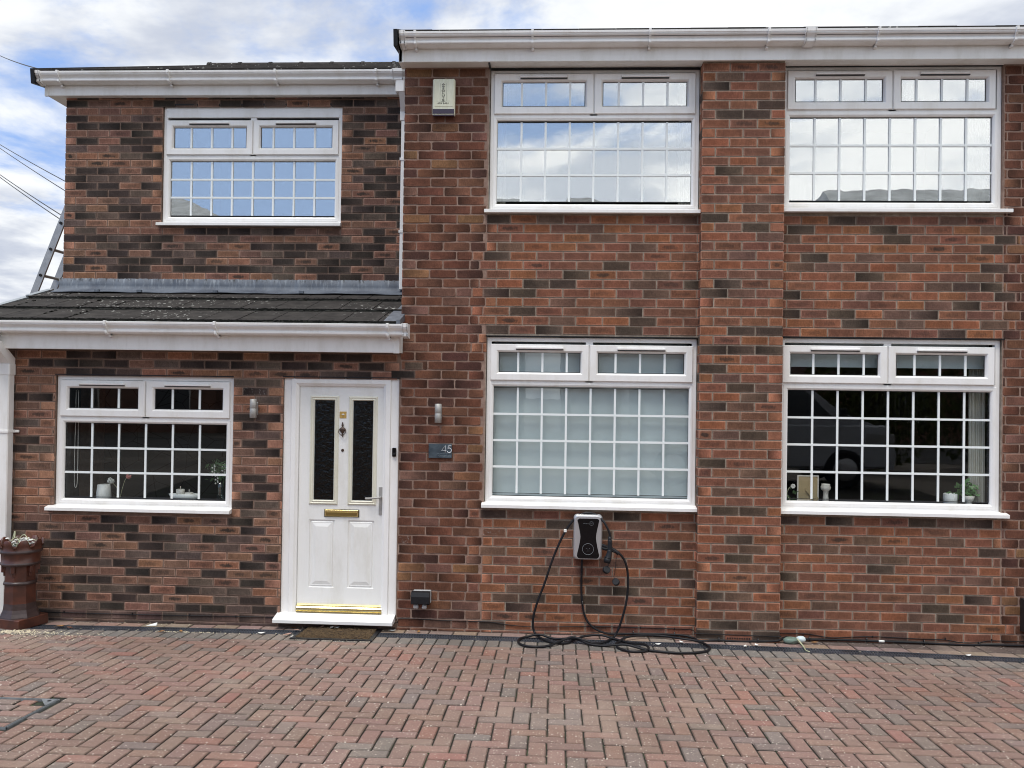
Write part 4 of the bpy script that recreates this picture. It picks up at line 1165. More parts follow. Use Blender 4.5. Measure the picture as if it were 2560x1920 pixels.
# electric car charger
ev = thing('car_charger', (.273, YW, .64), 'silver and black electric car charger under the middle window, black cable looped round it', 'car charger')
def rrect(x0, x1, z0, z1, r, n=6):
    P = []
    for cx, cz, a0 in ((x1-r, z1-r, 0), (x0+r, z1-r, 90), (x0+r, z0+r, 180), (x1-r, z0+r, 270)):
        for i in range(n+1): a = rad(a0+90*i/n); P.append((cx+r*math.cos(a), cz+r*math.sin(a)))
    return P
def loft(mb, loops, m=0, smooth=True, cap=True):
    rows = [[mb.vert((x, y, z)) for x, z in lp] for y, lp in loops]; n = len(rows[0])
    for i in range(len(rows)-1):
        for k in range(n): mb.face((rows[i][k], rows[i][(k+1) % n], rows[i+1][(k+1) % n], rows[i+1][k]), m, smooth)
    if cap: mb.face(rows[-1], m); mb.face(rows[0][::-1], m)
EX0, EX1, EZ0, EZ1, EY = .152, .390, .645, 1.017, YW-.115
m = MB(); L_ = []
for y, ins, r in ((YW-.012, .010, .03), (YW-.05, .002, .03), (EY+.028, 0, .03), (EY+.012, .003, .03), (EY+.003, .010, .028), (EY, .018, .024)):
    L_.append((y, rrect(EX0+ins, EX1-ins, EZ0+ins, EZ1-ins, r)))
loft(m, L_); m.build('casing', M_silver, ev)
def hourglass(ins, x0=.181, x1=.366, z0=.655, z1=.988, wl=.208, wr=.339, zm=.832):
    P = []
    r = .024
    def side(xe, xw, sgn):
        out = []
        for i in range(17):
            t_ = i/16; z = z1-r-(z1-z0-2*r)*t_
            d_ = abs(z-zm)/((z1-z0)/2-r); w = max(0, 1-d_**1.25)
            out.append((xe+(xw-xe)*w+sgn*ins, z))
        return out
    for i in range(6): a = rad(90-90*i/6); P.append((x1-ins-r+r*math.cos(a), z1-ins-r+r*math.sin(a)))
    P += side(x1, wr, -1)
    for i in range(6): a = rad(0-90*i/6); P.append((x1-ins-r+r*math.cos(a), z0+ins+r+r*math.sin(a)))
    for i in range(6): a = rad(-90-90*i/6); P.append((x0+ins+r+r*math.cos(a), z0+ins+r+r*math.sin(a)))
    P += side(x0, wl, 1)[::-1]
    for i in range(6): a = rad(180-90*i/6); P.append((x0+ins+r+r*math.cos(a), z1-ins-r+r*math.sin(a)))
    return P[::-1]
m = MB(); loft(m, [(EY+.004, hourglass(-.003)), (EY-.001, hourglass(-.003)), (EY-.0015, hourglass(.0))], 1, False); loft(m, [(EY-.0016, hourglass(.002)), (EY-.0035, hourglass(.004))], 0, False)
m.build('front_panel', [M_blackg, M_silver], ev)
m = MB(); rg = []
for k in range(48):
    a = 2*math.pi*k/48; rg.append((.273+.0455*math.cos(a), EY-.0048, .735+.0455*math.sin(a)))
m.tube(rg+[rg[0]], .0010, 6, sub=1)
rg = [(.299+.0155*math.cos(2*math.pi*k/32), EY-.0045, .945+.0155*math.sin(2*math.pi*k/32)) for k in range(32)]
m.tube(rg+[rg[0]], .0006, 5, sub=1)
m.build('ring', pbr('ring_grey', (.32, .34, .35), .4), ev)
T = text_mb('PROJECT', .0095, .279, EY-.0042, .9415, 1.25, ext=.0003, align='RIGHT'); merge(T, text_mb('EV', .0115, .299, EY-.0042, .9410, 1.3, ext=.0003))
T.box(.262, .284, EY-.0042, EY-.0038, .7195, .7203); T.box(.2600, .2665, EY-.0042, EY-.0038, .738, .7415); T.box(.281, .2875, EY-.0042, EY-.0038, .738, .7415); T.box(.271, .275, EY-.0042, EY-.0038, .728, .731)
T.build('lettering', pbr('faint_grey_print', (.13, .14, .15), .5), ev)
# cable: over the top, down the left, coiled on the paving, back up on the right to the outlet
zc = lambda x, y, h: (x, y, gz(y)+h)
path = [(.449, 7.20, .835), (.446, 7.20, .87), (.425, 7.20, .92), (.395, 7.215, .967), (.34, 7.25, 1.012), (.27, 7.255, 1.026), (.205, 7.25, 1.01), (.150, 7.235, .965), (.092, 7.235, .885), (.034, 7.235, .767), (-.022, 7.235, .623),
        (-.081, 7.235, .438), (-.137, 7.235, .286), (-.167, 7.24, .168), (-.170, 7.245, .084), (-.150, 7.225, .030), zc(-.088, 7.08, .016), zc(-.006, 6.985, .012), zc(.10, 6.978, .012), zc(.173, 7.10, .014), zc(.258, 7.20, .02), zc(.382, 7.215, .03),
        zc(.502, 7.159, .012), zc(.614, 7.04, .012), zc(.708, 6.93, .03), zc(.738, 6.849, .02), zc(.692, 6.775, .012), zc(.59, 6.765, .012), zc(.51, 6.853, .012), zc(.495, 6.967, .02), zc(.52, 7.056, .012), zc(.583, 7.151, .03), zc(.716, 7.245, .03),
        zc(.886, 7.285, .022), zc(1.049, 7.20, .022), zc(1.161, 7.17, .014), zc(1.215, 7.06, .012), zc(1.222, 6.939, .012), zc(1.161, 6.825, .012), zc(1.013, 6.762, .012), zc(.861, 6.772, .012), zc(.714, 6.829, .012), zc(.563, 6.893, .032), zc(.407, 6.924, .012),
        zc(.289, 6.96, .012), zc(.172, 7.048, .032), zc(.009, 7.116, .012), zc(-.114, 7.150, .034), zc(-.222, 7.150, .012), zc(-.273, 7.075, .012), zc(-.275, 6.945, .012), zc(-.225, 6.852, .012), zc(-.124, 6.825, .012), zc(-.03, 6.875, .012), zc(.058, 6.965, .03),
        zc(.15, 7.02, .050), zc(.251, 7.002, .03), zc(.33, 6.99, .012), zc(.415, 7.06, .012), (.480, 7.20, .018), (.508, 7.235, .036), (.548, 7.245, .126), (.588, 7.245, .276), (.604, 7.245, .401), (.603, 7.245, .526), (.588, 7.24, .608), (.562, 7.235, .666), (.524, 7.23, .705), (.470, 7.235, .722), (.425, 7.25, .745)]
m = MB(); m.tube(path, .0095, 10, sub=7); m.build('charging_cable', M_rubber, ev)
m = MB(); m.box(.085-.012, .085+.012, 7.222, 7.246, .868, .892, 0, .002); m.build('cable_tag', M_card if False else M_white_petal, ev)
m = MB()    # plug hanging on its cable
m.tube([(.449, 7.20, .845), (.450, 7.20, .80)], .0145, 14, sub=1); m.tube([(.450, 7.20, .815), (.450, 7.197, .76), (.449, 7.193, .725)], .0185, 14, sub=4)
m.tube([(.449, 7.193, .735), (.444, 7.190, .70), (.436, 7.186, .672)], .018, 16, sub=4, taper=1.55); m.tube([(.436, 7.186, .676), (.426, 7.180, .632)], .0285, 18, sub=1); m.tube([(.4365, 7.186, .678), (.4345, 7.185, .670)], .0300, 18, sub=1)
m.build('charging_plug', pbr('plug_black', (.012, .013, .016), .45, spec=.3), ev)
m = MB(); m.tube([(.433, 7.185, .642), (.437, 7.180, .618), (.432, 7.17, .600)], .004, 6)
m.lathe([(.027, -.016), (.031, -.012), (.031, .010), (.027, .015)], .424, 7.172, .578, 20, M=Matrix.Rotation(rad(62), 4, 'X') @ Matrix.Rotation(rad(18), 4, 'Y')); m.build('plug_cap', M_black, ev)
m = MB(); m.tube([(.385, 7.25, .765), (.42, 7.25, .752), (.47, 7.245, .735), (.505, 7.235, .716), (.526, 7.232, .700)], .0155, 12, sub=4); m.tube([(.388, 7.23, .745), (.42, 7.23, .735), (.44, 7.235, .740)], .012, 8); m.build('cable_gland', M_black, ev)
m = MB(); m.tube([(.516, 7.225, .70), (.505, 7.222, .66), (.500, 7.222, .60), (.494, 7.222, .545), (.487, 7.215, .515), (.492, 7.205, .500)], .0022, 6)
m.lathe([(.025, -.018), (.029, -.015), (.029, .015), (.025, .018)], .504, 7.20, .476, 20, M=Matrix.Rotation(rad(65), 4, 'X') @ Matrix.Rotation(rad(-15), 4, 'Y')); m.build('dust_cap', M_black, ev)

# supply cable clipped to the wall
sc_ = thing('supply_cable', (.26, YW, 0), 'thick black cable clipped down from the charger and along the foot of the wall', 'cable')
pts = [(.228, 7.31, .66), (.226, 7.318, .50), (.226, 7.32, .38), (.236, 7.32, .263), (.250, 7.32, .188), (.284, 7.315, .114), (.344, 7.305, .062), (.428, 7.30, .030), (.511, 7.31, .020), (.678, 7.322, .026), (.927, 7.322, .028), (1.08, 7.322, .022), (1.150, 7.29, .012), (1.19, 7.225, .010), (1.341, 7.226, .017), (1.50, 7.228, .012), (1.62, 7.228, .016), (1.80, 7.226, .024), (1.87, 7.26, .04), (1.92, 7.315, .034), (2.012, 7.322, .018), (2.35, 7.322, .022), (2.64, 7.322, .020), (3.0, 7.322, .016), (3.371, 7.322, .010), (3.62, 7.322, .016), (4.2, 7.322, .016), (5.4, 7.322, .016)]
m = MB(); m.tube(pts, .0088, 8, sub=6); m.build('cable', M_rubber, sc_)
cl = MB(); cl.box(-.012, .012, -.012, .004, -.012, .012, 0, .003)
def clip(x, y, z, r=.0095):
    m = MB(); m.tube([(x-.005, y, z), (x+.005, y, z)], r+.003, 10, sub=1); m.box(x-.005, x+.005, y-.004, y+.010, z, z+.024, 0, .001); m.lathe([(.0035, 0), (.0035, -.002)], x, y-.004, z+.018, 8, 1, ax='Y'); return m
for x, y, z in ((.224, 7.316, .495), (.237, 7.316, .262), (.66, 7.322, .026), (1.00, 7.322, .024), (1.345, 7.226, .017), (1.66, 7.228, .017), (2.10, 7.322, .019), (2.56, 7.322, .021), (3.02, 7.322, .016), (3.46, 7.322, .012), (4.0, 7.322, .016)):
    clip(x, y, z).build('cable_clip', [M_black, M_steel], sc_)
m = MB(); m.tube([(2.655, 7.321, .0205), (2.70, 7.321, .0203)], .0096, 10, sub=1); m.build('cable_tag', M_white_petal, sc_)

tl = thing('telephone_cable', (0, YW, .06), 'thin black cable tacked along the second brick course of the house', 'cable')
pts = [(-4.60, 7.330, .070), (-4.0, 7.330, .068), (-3.3, 7.330, .070), (-2.36, 7.330, .077), (-2.33, 7.330, .058), (-1.9, 7.335, .058), (-1.35, 7.33, .056), (-1.3, 7.330, .095), (-.9, 7.330, .090), (-.55, 7.330, .088), (-.4, 7.330, .070), (-.15, 7.325, .058), (.3, 7.330, .074), (.7, 7.330, .075), (1.05, 7.330, .073), (1.14, 7.330, .070), (1.160, 7.25, .066), (1.175, 7.234, .064), (1.5, 7.234, .062), (1.80, 7.234, .058), (1.845, 7.24, .058), (1.85, 7.32, .062), (2.06, 7.330, .062), (2.15, 7.330, .052), (2.27, 7.330, .036), (2.42, 7.330, .044), (2.614, 7.330, .054), (2.963, 7.330, .046), (3.19, 7.330, .044), (3.30, 7.330, .026), (3.39, 7.330, .022), (3.48, 7.330, .034), (3.56, 7.330, .047), (3.82, 7.330, .046), (5.0, 7.33, .045)]
m = MB(); m.tube(pts, .0034, 6, sub=5); m.build('cable', M_rubber, tl)
m = MB()
for x in (-4.2, -3.6, -3.1, -2.7, .34, .72, 1.0, 2.05, 2.61, 3.19, 3.56): m.box(x-.003, x+.003, YW-.012, YW-.002, .045 if x > 2 else .066, .062 if x > 2 else .084)
m.build('cable_clip', M_black, tl)

mb_ = thing('meter_cupboard', (4.0, YW, .15), 'dark brown plastic box low on the wall at the right edge of the picture', 'meter box')
m = MB(); m.extrude_x([(YW-.001, .135), (YW-.14, .145), (YW-.155, .16), (YW-.14, .35), (YW-.05, .40), (YW-.001, .40)], 3.785, 4.25); m.box(3.80, 4.235, YW-.162, YW-.150, .175, .335, 0, .004); m.build('cover', pbr('brown_plastic', (.022, .019, .019), .5), mb_)

# ------------------------------------------------------------------ doormat
dm = thing('doormat', (-1.77, 7.13, gz(7.13)), 'worn matted brown coir doormat with a black rubber edge in front of the door', 'doormat')
m = MB(); X0, X1, Y0, Y1 = -2.10, -1.432, 6.885, 7.318
def mx(u, v):    # slightly skewed and lifted mat surface
    x = X0+(X1-X0)*u+.012*v*(.5-u)*2-.004*math.sin(v*3); y = Y0+(Y1-Y0)*v; return x, y, gz(y)
prof = [(0, 0, .001), (0, 0, .007), (.035, 0, .010), (.040, 0, .006)]
def matpt(u, v, h): x, y, z = mx(u, v); return (x, y, z+h)
ring = lambda d, h: [matpt(a, b, h) for a, b in ((d/.67, d/.43), (1-d/.67, d/.43), (1-d/.67, 1-d/.43), (d/.67, 1-d/.43))]
rows = [[m.vert(p) for p in ring(d, h)] for d, h in ((0, .001), (.001, .009), (.030, .011), (.034, .005))]
for r in range(3):
    for k in range(4): m.face((rows[r][k], rows[r][(k+1) % 4], rows[r+1][(k+1) % 4], rows[r+1][k]))
m.face(rows[3]); m.build('rubber_edge', M_black, dm)
m = MB(); NU, NV = 90, 60; g_ = []
for i in range(NU+1):
    for j in range(NV+1):
        u, v = .052+.896*i/NU, .075+.85*j/NV
        e_ = 0 if i in (0, NU) or j in (0, NV) else 1
        h_ = .006+e_*(.010+.007*math.sin(u*19+v*7)*math.cos(v*13)+.005*math.sin(u*47+1)*math.sin(v*39)+rnd.uniform(-.0045, .0045)+.01*max(0, v-.6))
        g_.append(m.vert(matpt(u, v, h_)))
for i in range(NU):
    for j in range(NV): a_ = i*(NV+1)+j; m.face((g_[a_], g_[a_+NV+1], g_[a_+NV+2], g_[a_+1]))
for _ in range(3200):
    u, v = rnd.uniform(.06, .94), rnd.uniform(.09, .91); a_ = rnd.gauss(0, .9); l_ = rnd.uniform(.008, .035)
    x, y, z = matpt(u, v, rnd.uniform(.008, .024)); dx, dy2 = l_*math.cos(a_), l_*math.sin(a_)*.7; w = .0009; dz = rnd.uniform(-.004, .008)
    m.poly([(x, y, z), (x+dx*.5, y+dy2*.5-w, z+dz), (x+dx, y+dy2, z+dz*.6), (x+dx*.5, y+dy2*.5+w, z+dz+.001)], 1)
m.build('coir_pile', [M_coir, M_coirf], dm)

# ------------------------------------------------------------------ leaves, petals, litter, chips
def leaf(name, x, y, z, s, a, mat, label, group=None, tilt=.3, curl=.3, wd=.5):
    m = MB(); n = 6; L_ = []; R_ = []; c_2 = []
    ca_, sa_ = math.cos(a), math.sin(a)
    for i in range(n+1):
        t_ = i/n; w = wd*s*math.sin(math.pi*min(1, t_*.96+.02))**.8; xx = (t_-.5)*s; zz_ = .004+curl*s*(t_-.5)**2*1.6+tilt*s*.2*t_
        for arr, sg in ((L_, 1), (R_, -1)):
            yy_ = sg*w*.5; arr.append(m.vert((x+xx*ca_-yy_*sa_, y+xx*sa_+yy_*ca_, z+zz_+.22*w)))
        c_2.append(m.vert((x+xx*ca_, y+xx*sa_, z+zz_)))
    for i in range(n): m.face((L_[i+1], L_[i], c_2[i], c_2[i+1])); m.face((c_2[i+1], c_2[i], R_[i], R_[i+1]))
    m.tube([(x-.5*s*ca_, y-.5*s*sa_, z+.006), (x-.75*s*ca_, y-.75*s*sa_, z+.004)], .0008, 4, sub=1)
    o = m.build(name, mat); rebase(o, (x, y, z)); return tag(o, label, 'leaf', group)
M_dry = pbr('dry_leaf', (.30, .15, .05), .7, var=.35, vscale=60); M_drk = pbr('brown_leaf', (.13, .05, .022), .7, var=.35, vscale=60); M_pinkb = pbr('pale_dry_leaf', (.36, .22, .17), .7, var=.2, vscale=60)
GL = 'fallen leaves along the foot of the house'
lv = [(-3.19, 6.99, .055, .5, M_dry, 'orange brown curled leaf lying on the left part of the drain'), (-3.04, 7.02, .05, 2.2, M_dry, 'folded tan leaf beside the orange one on the left drain'), (-2.17, 7.25, .06, .3, M_drk, 'dark red leaf between the drain and the door sill, left of the mat'),
      (-2.13, 7.18, .05, .1, M_pinkb, 'pinkish leaf just left of the doormat'), (-2.15, 7.00, .075, .7, M_pinkb, 'long tan leaf pointing at the mat across the drain'), (-1.93, 7.24, .05, 1.3, M_pinkb, 'small pale brown leaf on the left half of the mat'),
      (-1.83, 7.25, .07, .4, M_pinkb, 'dusty pink leaf in the clump on the mat'), (-1.12, 7.24, .05, 1.5, M_dry, 'orange leaf on the strip right of the doormat'), (-4.08, 7.07, .07, .2, M_dry, 'long tan leaf beside the chimney pot'), (-3.98, 7.03, .06, 2.9, M_drk, 'dark brown leaf near the left end of the drain'),
      (2.12, 7.25, .06, .1, M_dry, 'orange leaf beside the litter at the foot of the right bay'), (-1.66, 7.31, .065, 1.4, M_dry, 'rust coloured leaf standing against the step behind the mat'),
      (1.52, 7.06, .04, 1.0, M_white_petal, 'small cream scrap on the drain in front of the pier')]
for i, (x, y, s, a, mt_, lab) in enumerate(lv):
    onmat = -2.08 < x < -1.45 and y > 6.9
    leaf('fallen_leaf', x, y, gz(y)+(.022 if onmat else .002), s, a, mt_, lab, GL, tilt=.3 if i != 11 else 2.5)
GP = 'white petals and scraps on the ground'
pet = [(-1.845, 7.22, .04, 1.2, 'white petal in the clump on the doormat', 1), (-1.80, 7.225, .035, .3, 'cream petal in the clump on the doormat', 1), (-1.34, 7.25, .05, .1, 'flat white petal right of the doormat corner', 0), (.83, 7.03, .05, .2, 'ragged white scrap on the drain inside the cable loop', 0), (1.03, 7.13, .045, 2.2, 'thin white scrap by the cable near the pier', 0),
       (-2.37, 7.02, .06, .1, 'flat white strip on the drain left of the mat', 0), (1.62, 7.10, .045, 1.8, 'cream scrap at the foot of the pier beside the air brick', 0), (3.2, 6.95, .05, .2, 'pale shrivelled scrap on the drain at the far right', 0), (-2.10, 6.95, .03, .9, 'small white petal at the left edge of the mat', 0)]
for x, y, s, a, lab, om in pet: leaf('fallen_petal', x, y, gz(y)+(.022 if om else .002), s, a, M_white_petal, lab, GP, tilt=.2, curl=.5, wd=.6)
pp = MB(); pp.poly([(-3.42, 7.20, .012), (-3.335, 7.21, .012), (-3.335, 7.23, .034)]); pp.poly([(-3.42, 7.20, .011), (-3.335, 7.23, .033), (-3.335, 7.235, .010)])
pp.poly([(-3.335, 7.21, .012), (-3.335, 7.235, .010), (-3.335, 7.23, .034)]); pp = pp.build('paper_scrap', M_white_petal); rebase(pp, (-3.38, 7.22, .01)); tag(pp, 'pointed white paper scrap against the wall under the left window', 'paper scrap')
# crushed plastic bag/bottle by the right bay
lt = thing('plastic_litter', (1.98, 7.24, gz(7.24)), 'crumpled green and white plastic litter with a twig at the foot of the right bay', 'litter')
m = MB(); m.sphere((1.925, 7.23, .030), .05, 10, sc=(1.3, .8, .55))
for q in range(len(m.v)): a_ = m.v[q]; m.v[q] = (a_[0]+rnd.uniform(-.006, .006), a_[1]+rnd.uniform(-.006, .006), max(.004, a_[2]+rnd.uniform(-.006, .006)))
m.build('crumpled_bag', pbr('green_film', (.16, .22, .18), .25), lt)
m = MB(); m.sphere((2.005, 7.235, .042), .036, 12, sc=(1.1, .8, .75))
for q in range(len(m.v)): a_ = m.v[q]; m.v[q] = (a_[0]+rnd.uniform(-.003, .003), a_[1], max(.006, a_[2]+rnd.uniform(-.003, .003)))
m.build('cup', pbr('pale_blue_plastic', (.62, .72, .73), .25), lt)
m = MB(); m.tube([(1.965, 7.19, .055), (1.975, 7.13, .04), (1.985, 7.06, .022)], .007, 6); m.tube([(1.985, 7.06, .022), (1.98, 7.0, .02), (2.0, 6.96, .018)], .005, 6); m.build('twig', M_paleleaf, lt)
# pale wood chips and grit swept along the wall: nobody could count them
ch = MB()
def chip(x, y, s):
    a = rnd.uniform(0, 6.3); P = []
    n = rnd.randint(4, 6); z = gz(y)+.0015
    for k in range(n): t_ = a+6.283*k/n; r = s*rnd.uniform(.6, 1.1); P.append((x+r*math.cos(t_), y+r*.8*math.sin(t_)))
    b = [ch.vert((p[0], p[1], z)) for p in P]; t2 = [ch.vert((x+(p[0]-x)*.7, y+(p[1]-y)*.7, z+s*.55)) for p in P]
    ch.face(t2)
    for k in range(n): ch.face((b[k], b[(k+1) % n], t2[(k+1) % n], t2[k]))
for _ in range(230): chip(-4.45+abs(rnd.gauss(0, .22)), 6.86+rnd.gauss(0, .035), rnd.uniform(.004, .010))
for _ in range(120): chip(rnd.uniform(-4.3, -3.6), 6.9-abs(rnd.gauss(0, .18)), rnd.uniform(.003, .007))
for _ in range(90): chip(rnd.gauss(-3.05, .16), dfront(-3.0)-.01-abs(rnd.gauss(0, .012)), rnd.uniform(.003, .007))
for _ in range(110): y = rnd.choice((dfront(-2)-.012, 7.31, 7.27)); chip(rnd.uniform(-4.0, -1.0), y+rnd.gauss(0, .008), rnd.uniform(.002, .006))
for _ in range(190): chip(rnd.uniform(-4.3, 3.8), rnd.uniform(4.2, 6.95)**1.0, rnd.uniform(.0018, .0050))
for _ in range(60): chip(rnd.uniform(-1.0, 3.9), dfront(0)+rnd.uniform(-.05, .2), rnd.uniform(.002, .005))
for _ in range(50): chip(rnd.uniform(-2.1, -1.45), 6.87+rnd.gauss(0, .02), rnd.uniform(.002, .005))
tag(ch.build('wood_chips', pbr('pale_chip', (.66, .58, .42), .8, var=.25, vscale=50)), 'pale wood chips and grit scattered over the paving along the house', 'wood chips', kind='stuff')
# weed sprigs in joints
wd_ = MB()
for _ in range(330):
    i = rnd.randint(-25, 28); x = X_LINE+i*U+rnd.gauss(0, .002); y = rnd.uniform(3.7, 5.6)
    if rnd.random() < .7: x = X_LINE+rnd.choice((0, 1, 2, -1, 3, 5, 8))*U+rnd.gauss(0, .002)
    for _k in range(4):
        a = rnd.uniform(0, 6.28); l_ = rnd.uniform(.003, .009); w = .0012
        wd_.poly([(x-w, y, gz(y)-.004), (x+w, y, gz(y)-.004), (x+l_*.4*math.cos(a), y+l_*math.sin(a), gz(y)-.004+l_*.9)])
tag(wd_.build('weeds', M_leaf), 'tiny green weeds growing in the paving joints', 'weeds', kind='stuff')

# ------------------------------------------------------------------ chimney pot planter with white flowers
cp_ = thing('chimney_pot', (-4.44, 7.105, gz(7.1)), 'brown glazed chimney pot planter with a crown rim at the far left', 'chimney pot')
PM = Matrix.Translation((-4.452, 7.105, gz(7.1))) @ Matrix.Rotation(rad(-15), 4, 'Z')
m = MB(); m.box(-.150, .150, -.150, .150, 0, .083, 0, .004, PM)
m.build('base', M_terr, cp_)
m = MB()
def sq_oct(h, r, n=8, sq=False):
    P = []
    for k in range(n):
        a = math.pi*2*(k+.5)/n; c, s = math.cos(a), math.sin(a)
        if sq:
            q = 1/max(abs(c), abs(s)); P.append(PM @ Vector((c*q*r, s*q*r, h)))
        else: P.append(PM @ Vector((c*r, s*r, h)))
    return P
def stack(mb, rings, mts, sm=False):
    rows = [[mb.vert(p) for p in r] for r in rings]; n = len(rows[0])
    for i in range(len(rows)-1):
        for k in range(n): mb.face((rows[i][k], rows[i][(k+1) % n], rows[i+1][(k+1) % n], rows[i+1][k]), mts[i], sm)
stack(m, [sq_oct(.083, .146, sq=True), sq_oct(.092, .144, sq=True), sq_oct(.12, .142), sq_oct(.15, .132), sq_oct(.20, .126), sq_oct(.36, .122)], [1, 1, 1, 1, 0]); m.build('shaft', [M_terr, M_terr_band], cp_)
m = MB(); stack(m, [sq_oct(.352, .121), sq_oct(.354, .131), sq_oct(.366, .135), sq_oct(.378, .129), sq_oct(.382, .120)], [0]*4, True); m.build('string_course', M_terr_band, cp_)
m = MB(); stack(m, [sq_oct(.375, .121), sq_oct(.52, .115)], [0])
for ang in (-128, -68, -8, 52, 112, 172):
    A = PM @ Matrix.Rotation(rad(ang), 4, 'Z'); m.box(.100, .142, -.016, .016, .455, .515, 0, .004, A); m.box(.100, .126, -.012, .012, .425, .460, 0, .003, A)
m.build('neck', M_terr, cp_)
m = MB(); N = 160; rows = []
ctr = PM @ Vector((0, 0, 0))
PR_ = [(.100, .505, 0), (.142, .512, 1), (.152, .520, 1), (.153, .532, 1), (.146, .538, 1), (.147, .60, 0), (.151, .610, 0), (.162, .618, 1), (.164, .632, 1), (.157, .640, 1), (.160, .68, 0)]
ringv = []
for r, h, _m in PR_: ringv.append([m.vert((ctr.x+r*math.cos(2*math.pi*k/N), ctr.y+r*math.sin(2*math.pi*k/N), ctr.z+h)) for k in range(N)])
def crown(k, add=0): 
    a = (k/N*8+.15) % 1
    return .700+.034*math.cos(2*math.pi*a)-.008*math.cos(4*math.pi*a)
for r, hh in ((.168, 0), (.164, .004), (.152, 0), (.146, -.09), (.13, -.16)):
    ringv.append([m.vert((ctr.x+r*math.cos(2*math.pi*k/N), ctr.y+r*math.sin(2*math.pi*k/N), ctr.z+(crown(k)+hh if hh > -.05 else .69+hh))) for k in range(N)])
for i in range(len(ringv)-1):
    mt_ = 1 if (i < len(PR_)-1 and PR_[i][2] and PR_[i+1][2]) else 0
    for k in range(N): m.face((ringv[i][k], ringv[i][(k+1) % N], ringv[i+1][(k+1) % N], ringv[i+1][k]), mt_, True)
m.face(ringv[-1][::-1]); m.build('crown', [M_terr, M_terr_band], cp_)
fw = thing('white_flowers', (-4.452, 7.105, gz(7.1)+.55), 'white artificial flowers with pale curling stems in the top of the chimney pot', 'flowers')
m = MB(); s_m = MB()
for _ in range(26):
    a, r = rnd.uniform(0, 6.28), rnd.uniform(.0, .125); cx, cy = ctr.x+r*math.cos(a), ctr.y+r*math.sin(a); cz = ctr.z+.68+rnd.uniform(-.02, .045)
    for p in range(6):
        b = 6.283*p/6+a; l_ = rnd.uniform(.014, .022)
        m.sphere((cx+l_*.6*math.cos(b), cy+l_*.6*math.sin(b), cz+rnd.uniform(-.004, .006)), l_*.55, 5, sc=(1, 1, .5))
m.build('petals', M_white_petal, fw)
for x0, y0, x1, y1, h in ((.02, -.06, -.04, -.08, .07), (-.02, -.02, .09, -.05, .09), (-.05, -.05, .0, -.09, .12), (.04, 0, .13, .0, .05), (0, -.08, .06, -.11, .04)):
    p0 = (ctr.x+x0, ctr.y+y0, ctr.z+.64); p1 = (ctr.x+x1, ctr.y+y1, ctr.z+.68+h*.5)
    s_m.tube([p0, (p0[0]+.01, p0[1], p0[2]+h*.8), ((p0[0]+p1[0])/2, p0[1], p0[2]+h+.03), p1], .004, 6)
for _ in range(24):
    a, r = rnd.uniform(0, 6.28), rnd.uniform(.0, .13); x, y = ctr.x+r*math.cos(a), ctr.y+r*math.sin(a); z = ctr.z+.66+rnd.uniform(0, .03); b = rnd.uniform(0, 6.28)
    s_m.poly([(x, y, z), (x+.014*math.cos(b+.5), y+.014*math.sin(b+.5), z+.016), (x+.035*math.cos(b), y+.035*math.sin(b), z+.018), (x+.014*math.cos(b-.5), y+.014*math.sin(b-.5), z+.012)], 1)
s_m.build('stems', [M_paleleaf, M_leaf], fw)
so2 = MB(); so2.lathe([(.145, .60), (.143, .640), (.08, .655), (.02, .66)], ctr.x, ctr.y, ctr.z, 24); so2.build('soil', pbr('potting_soil', (.03, .022, .016), .95), cp_)

# ------------------------------------------------------------------ ladder on the gable and overhead wires
ld = thing('ladder', (-6.4, 9.15, 0), 'aluminium ladder leaning up against the left end of the house', 'ladder')
def Lx(z): return -5.560+(z-2.981)*.381     # leans towards the wall
bz, tz_ = -.03, 4.62
for y in (9.0, 9.31):
    m = MB()
    A = [(Lx(bz)-.038, y-.012, bz), (Lx(bz)+.038, y-.012, bz), (Lx(bz)+.038, y+.012, bz), (Lx(bz)-.038, y+.012, bz)]
    B_ = [(Lx(tz_)-.038, y-.012, tz_), (Lx(tz_)+.038, y-.012, tz_), (Lx(tz_)+.038, y+.012, tz_), (Lx(tz_)-.038, y+.012, tz_)]
    a = [m.vert(p) for p in A]; b = [m.vert(p) for p in B_]
    for k in range(4): m.face((a[k], a[(k+1) % 4], b[(k+1) % 4], b[k]))
    m.face(a[::-1]); m.face(b)
    z = bz+.30
    m.build('stile', M_alu, ld)
z = .42
while z < 4.4:
    m = MB(); m.tube([(Lx(z), 8.982, z), (Lx(z), 9.32, z)], .016, 8, 0, sub=1); m.tube([(Lx(z), 8.978, z), (Lx(z), 8.985, z)], .0165, 8, 1, sub=1); m.build('rung', [M_alu, M_black], ld); z += .277
def wire(p0, p1, r, label, sag=.06):
    a, b = Vector(p0), Vector(p1); d_ = b-a; a = a-d_*1.2
    m = MB(); pts = [a+(b-a)*t_/10-Vector((0, 0, sag*4*(t_/10)*(1-t_/10))) for t_ in range(11)]
    m.tube(pts, r, 6, sub=2); o = m.build('overhead_wire', M_black); rebase(o, b); tag(o, label, 'wire', 'overhead wires at the top left')
wire((-9.31, 14, 7.56), (-5.10, 8.28, 5.115), .006, 'highest overhead wire, ending at the left end of the upper gutter')
wire((-9.28, 14, 6.08), (-5.25, 9.5, 4.17), .006, 'overhead wire above the close pair at the left')
wire((-9.28, 14, 6.02), (-5.25, 9.5, 4.04), .006, 'overhead wire just under the second highest')
wire((-9.27, 14, 5.58), (-5.28, 9.5, 3.76), .007, 'lower overhead wire reaching the wall just above the ladder')
wire((-9.26, 14, 5.53), (-5.30, 9.5, 3.71), .007, 'lowest overhead wire, meeting the top of the ladder')

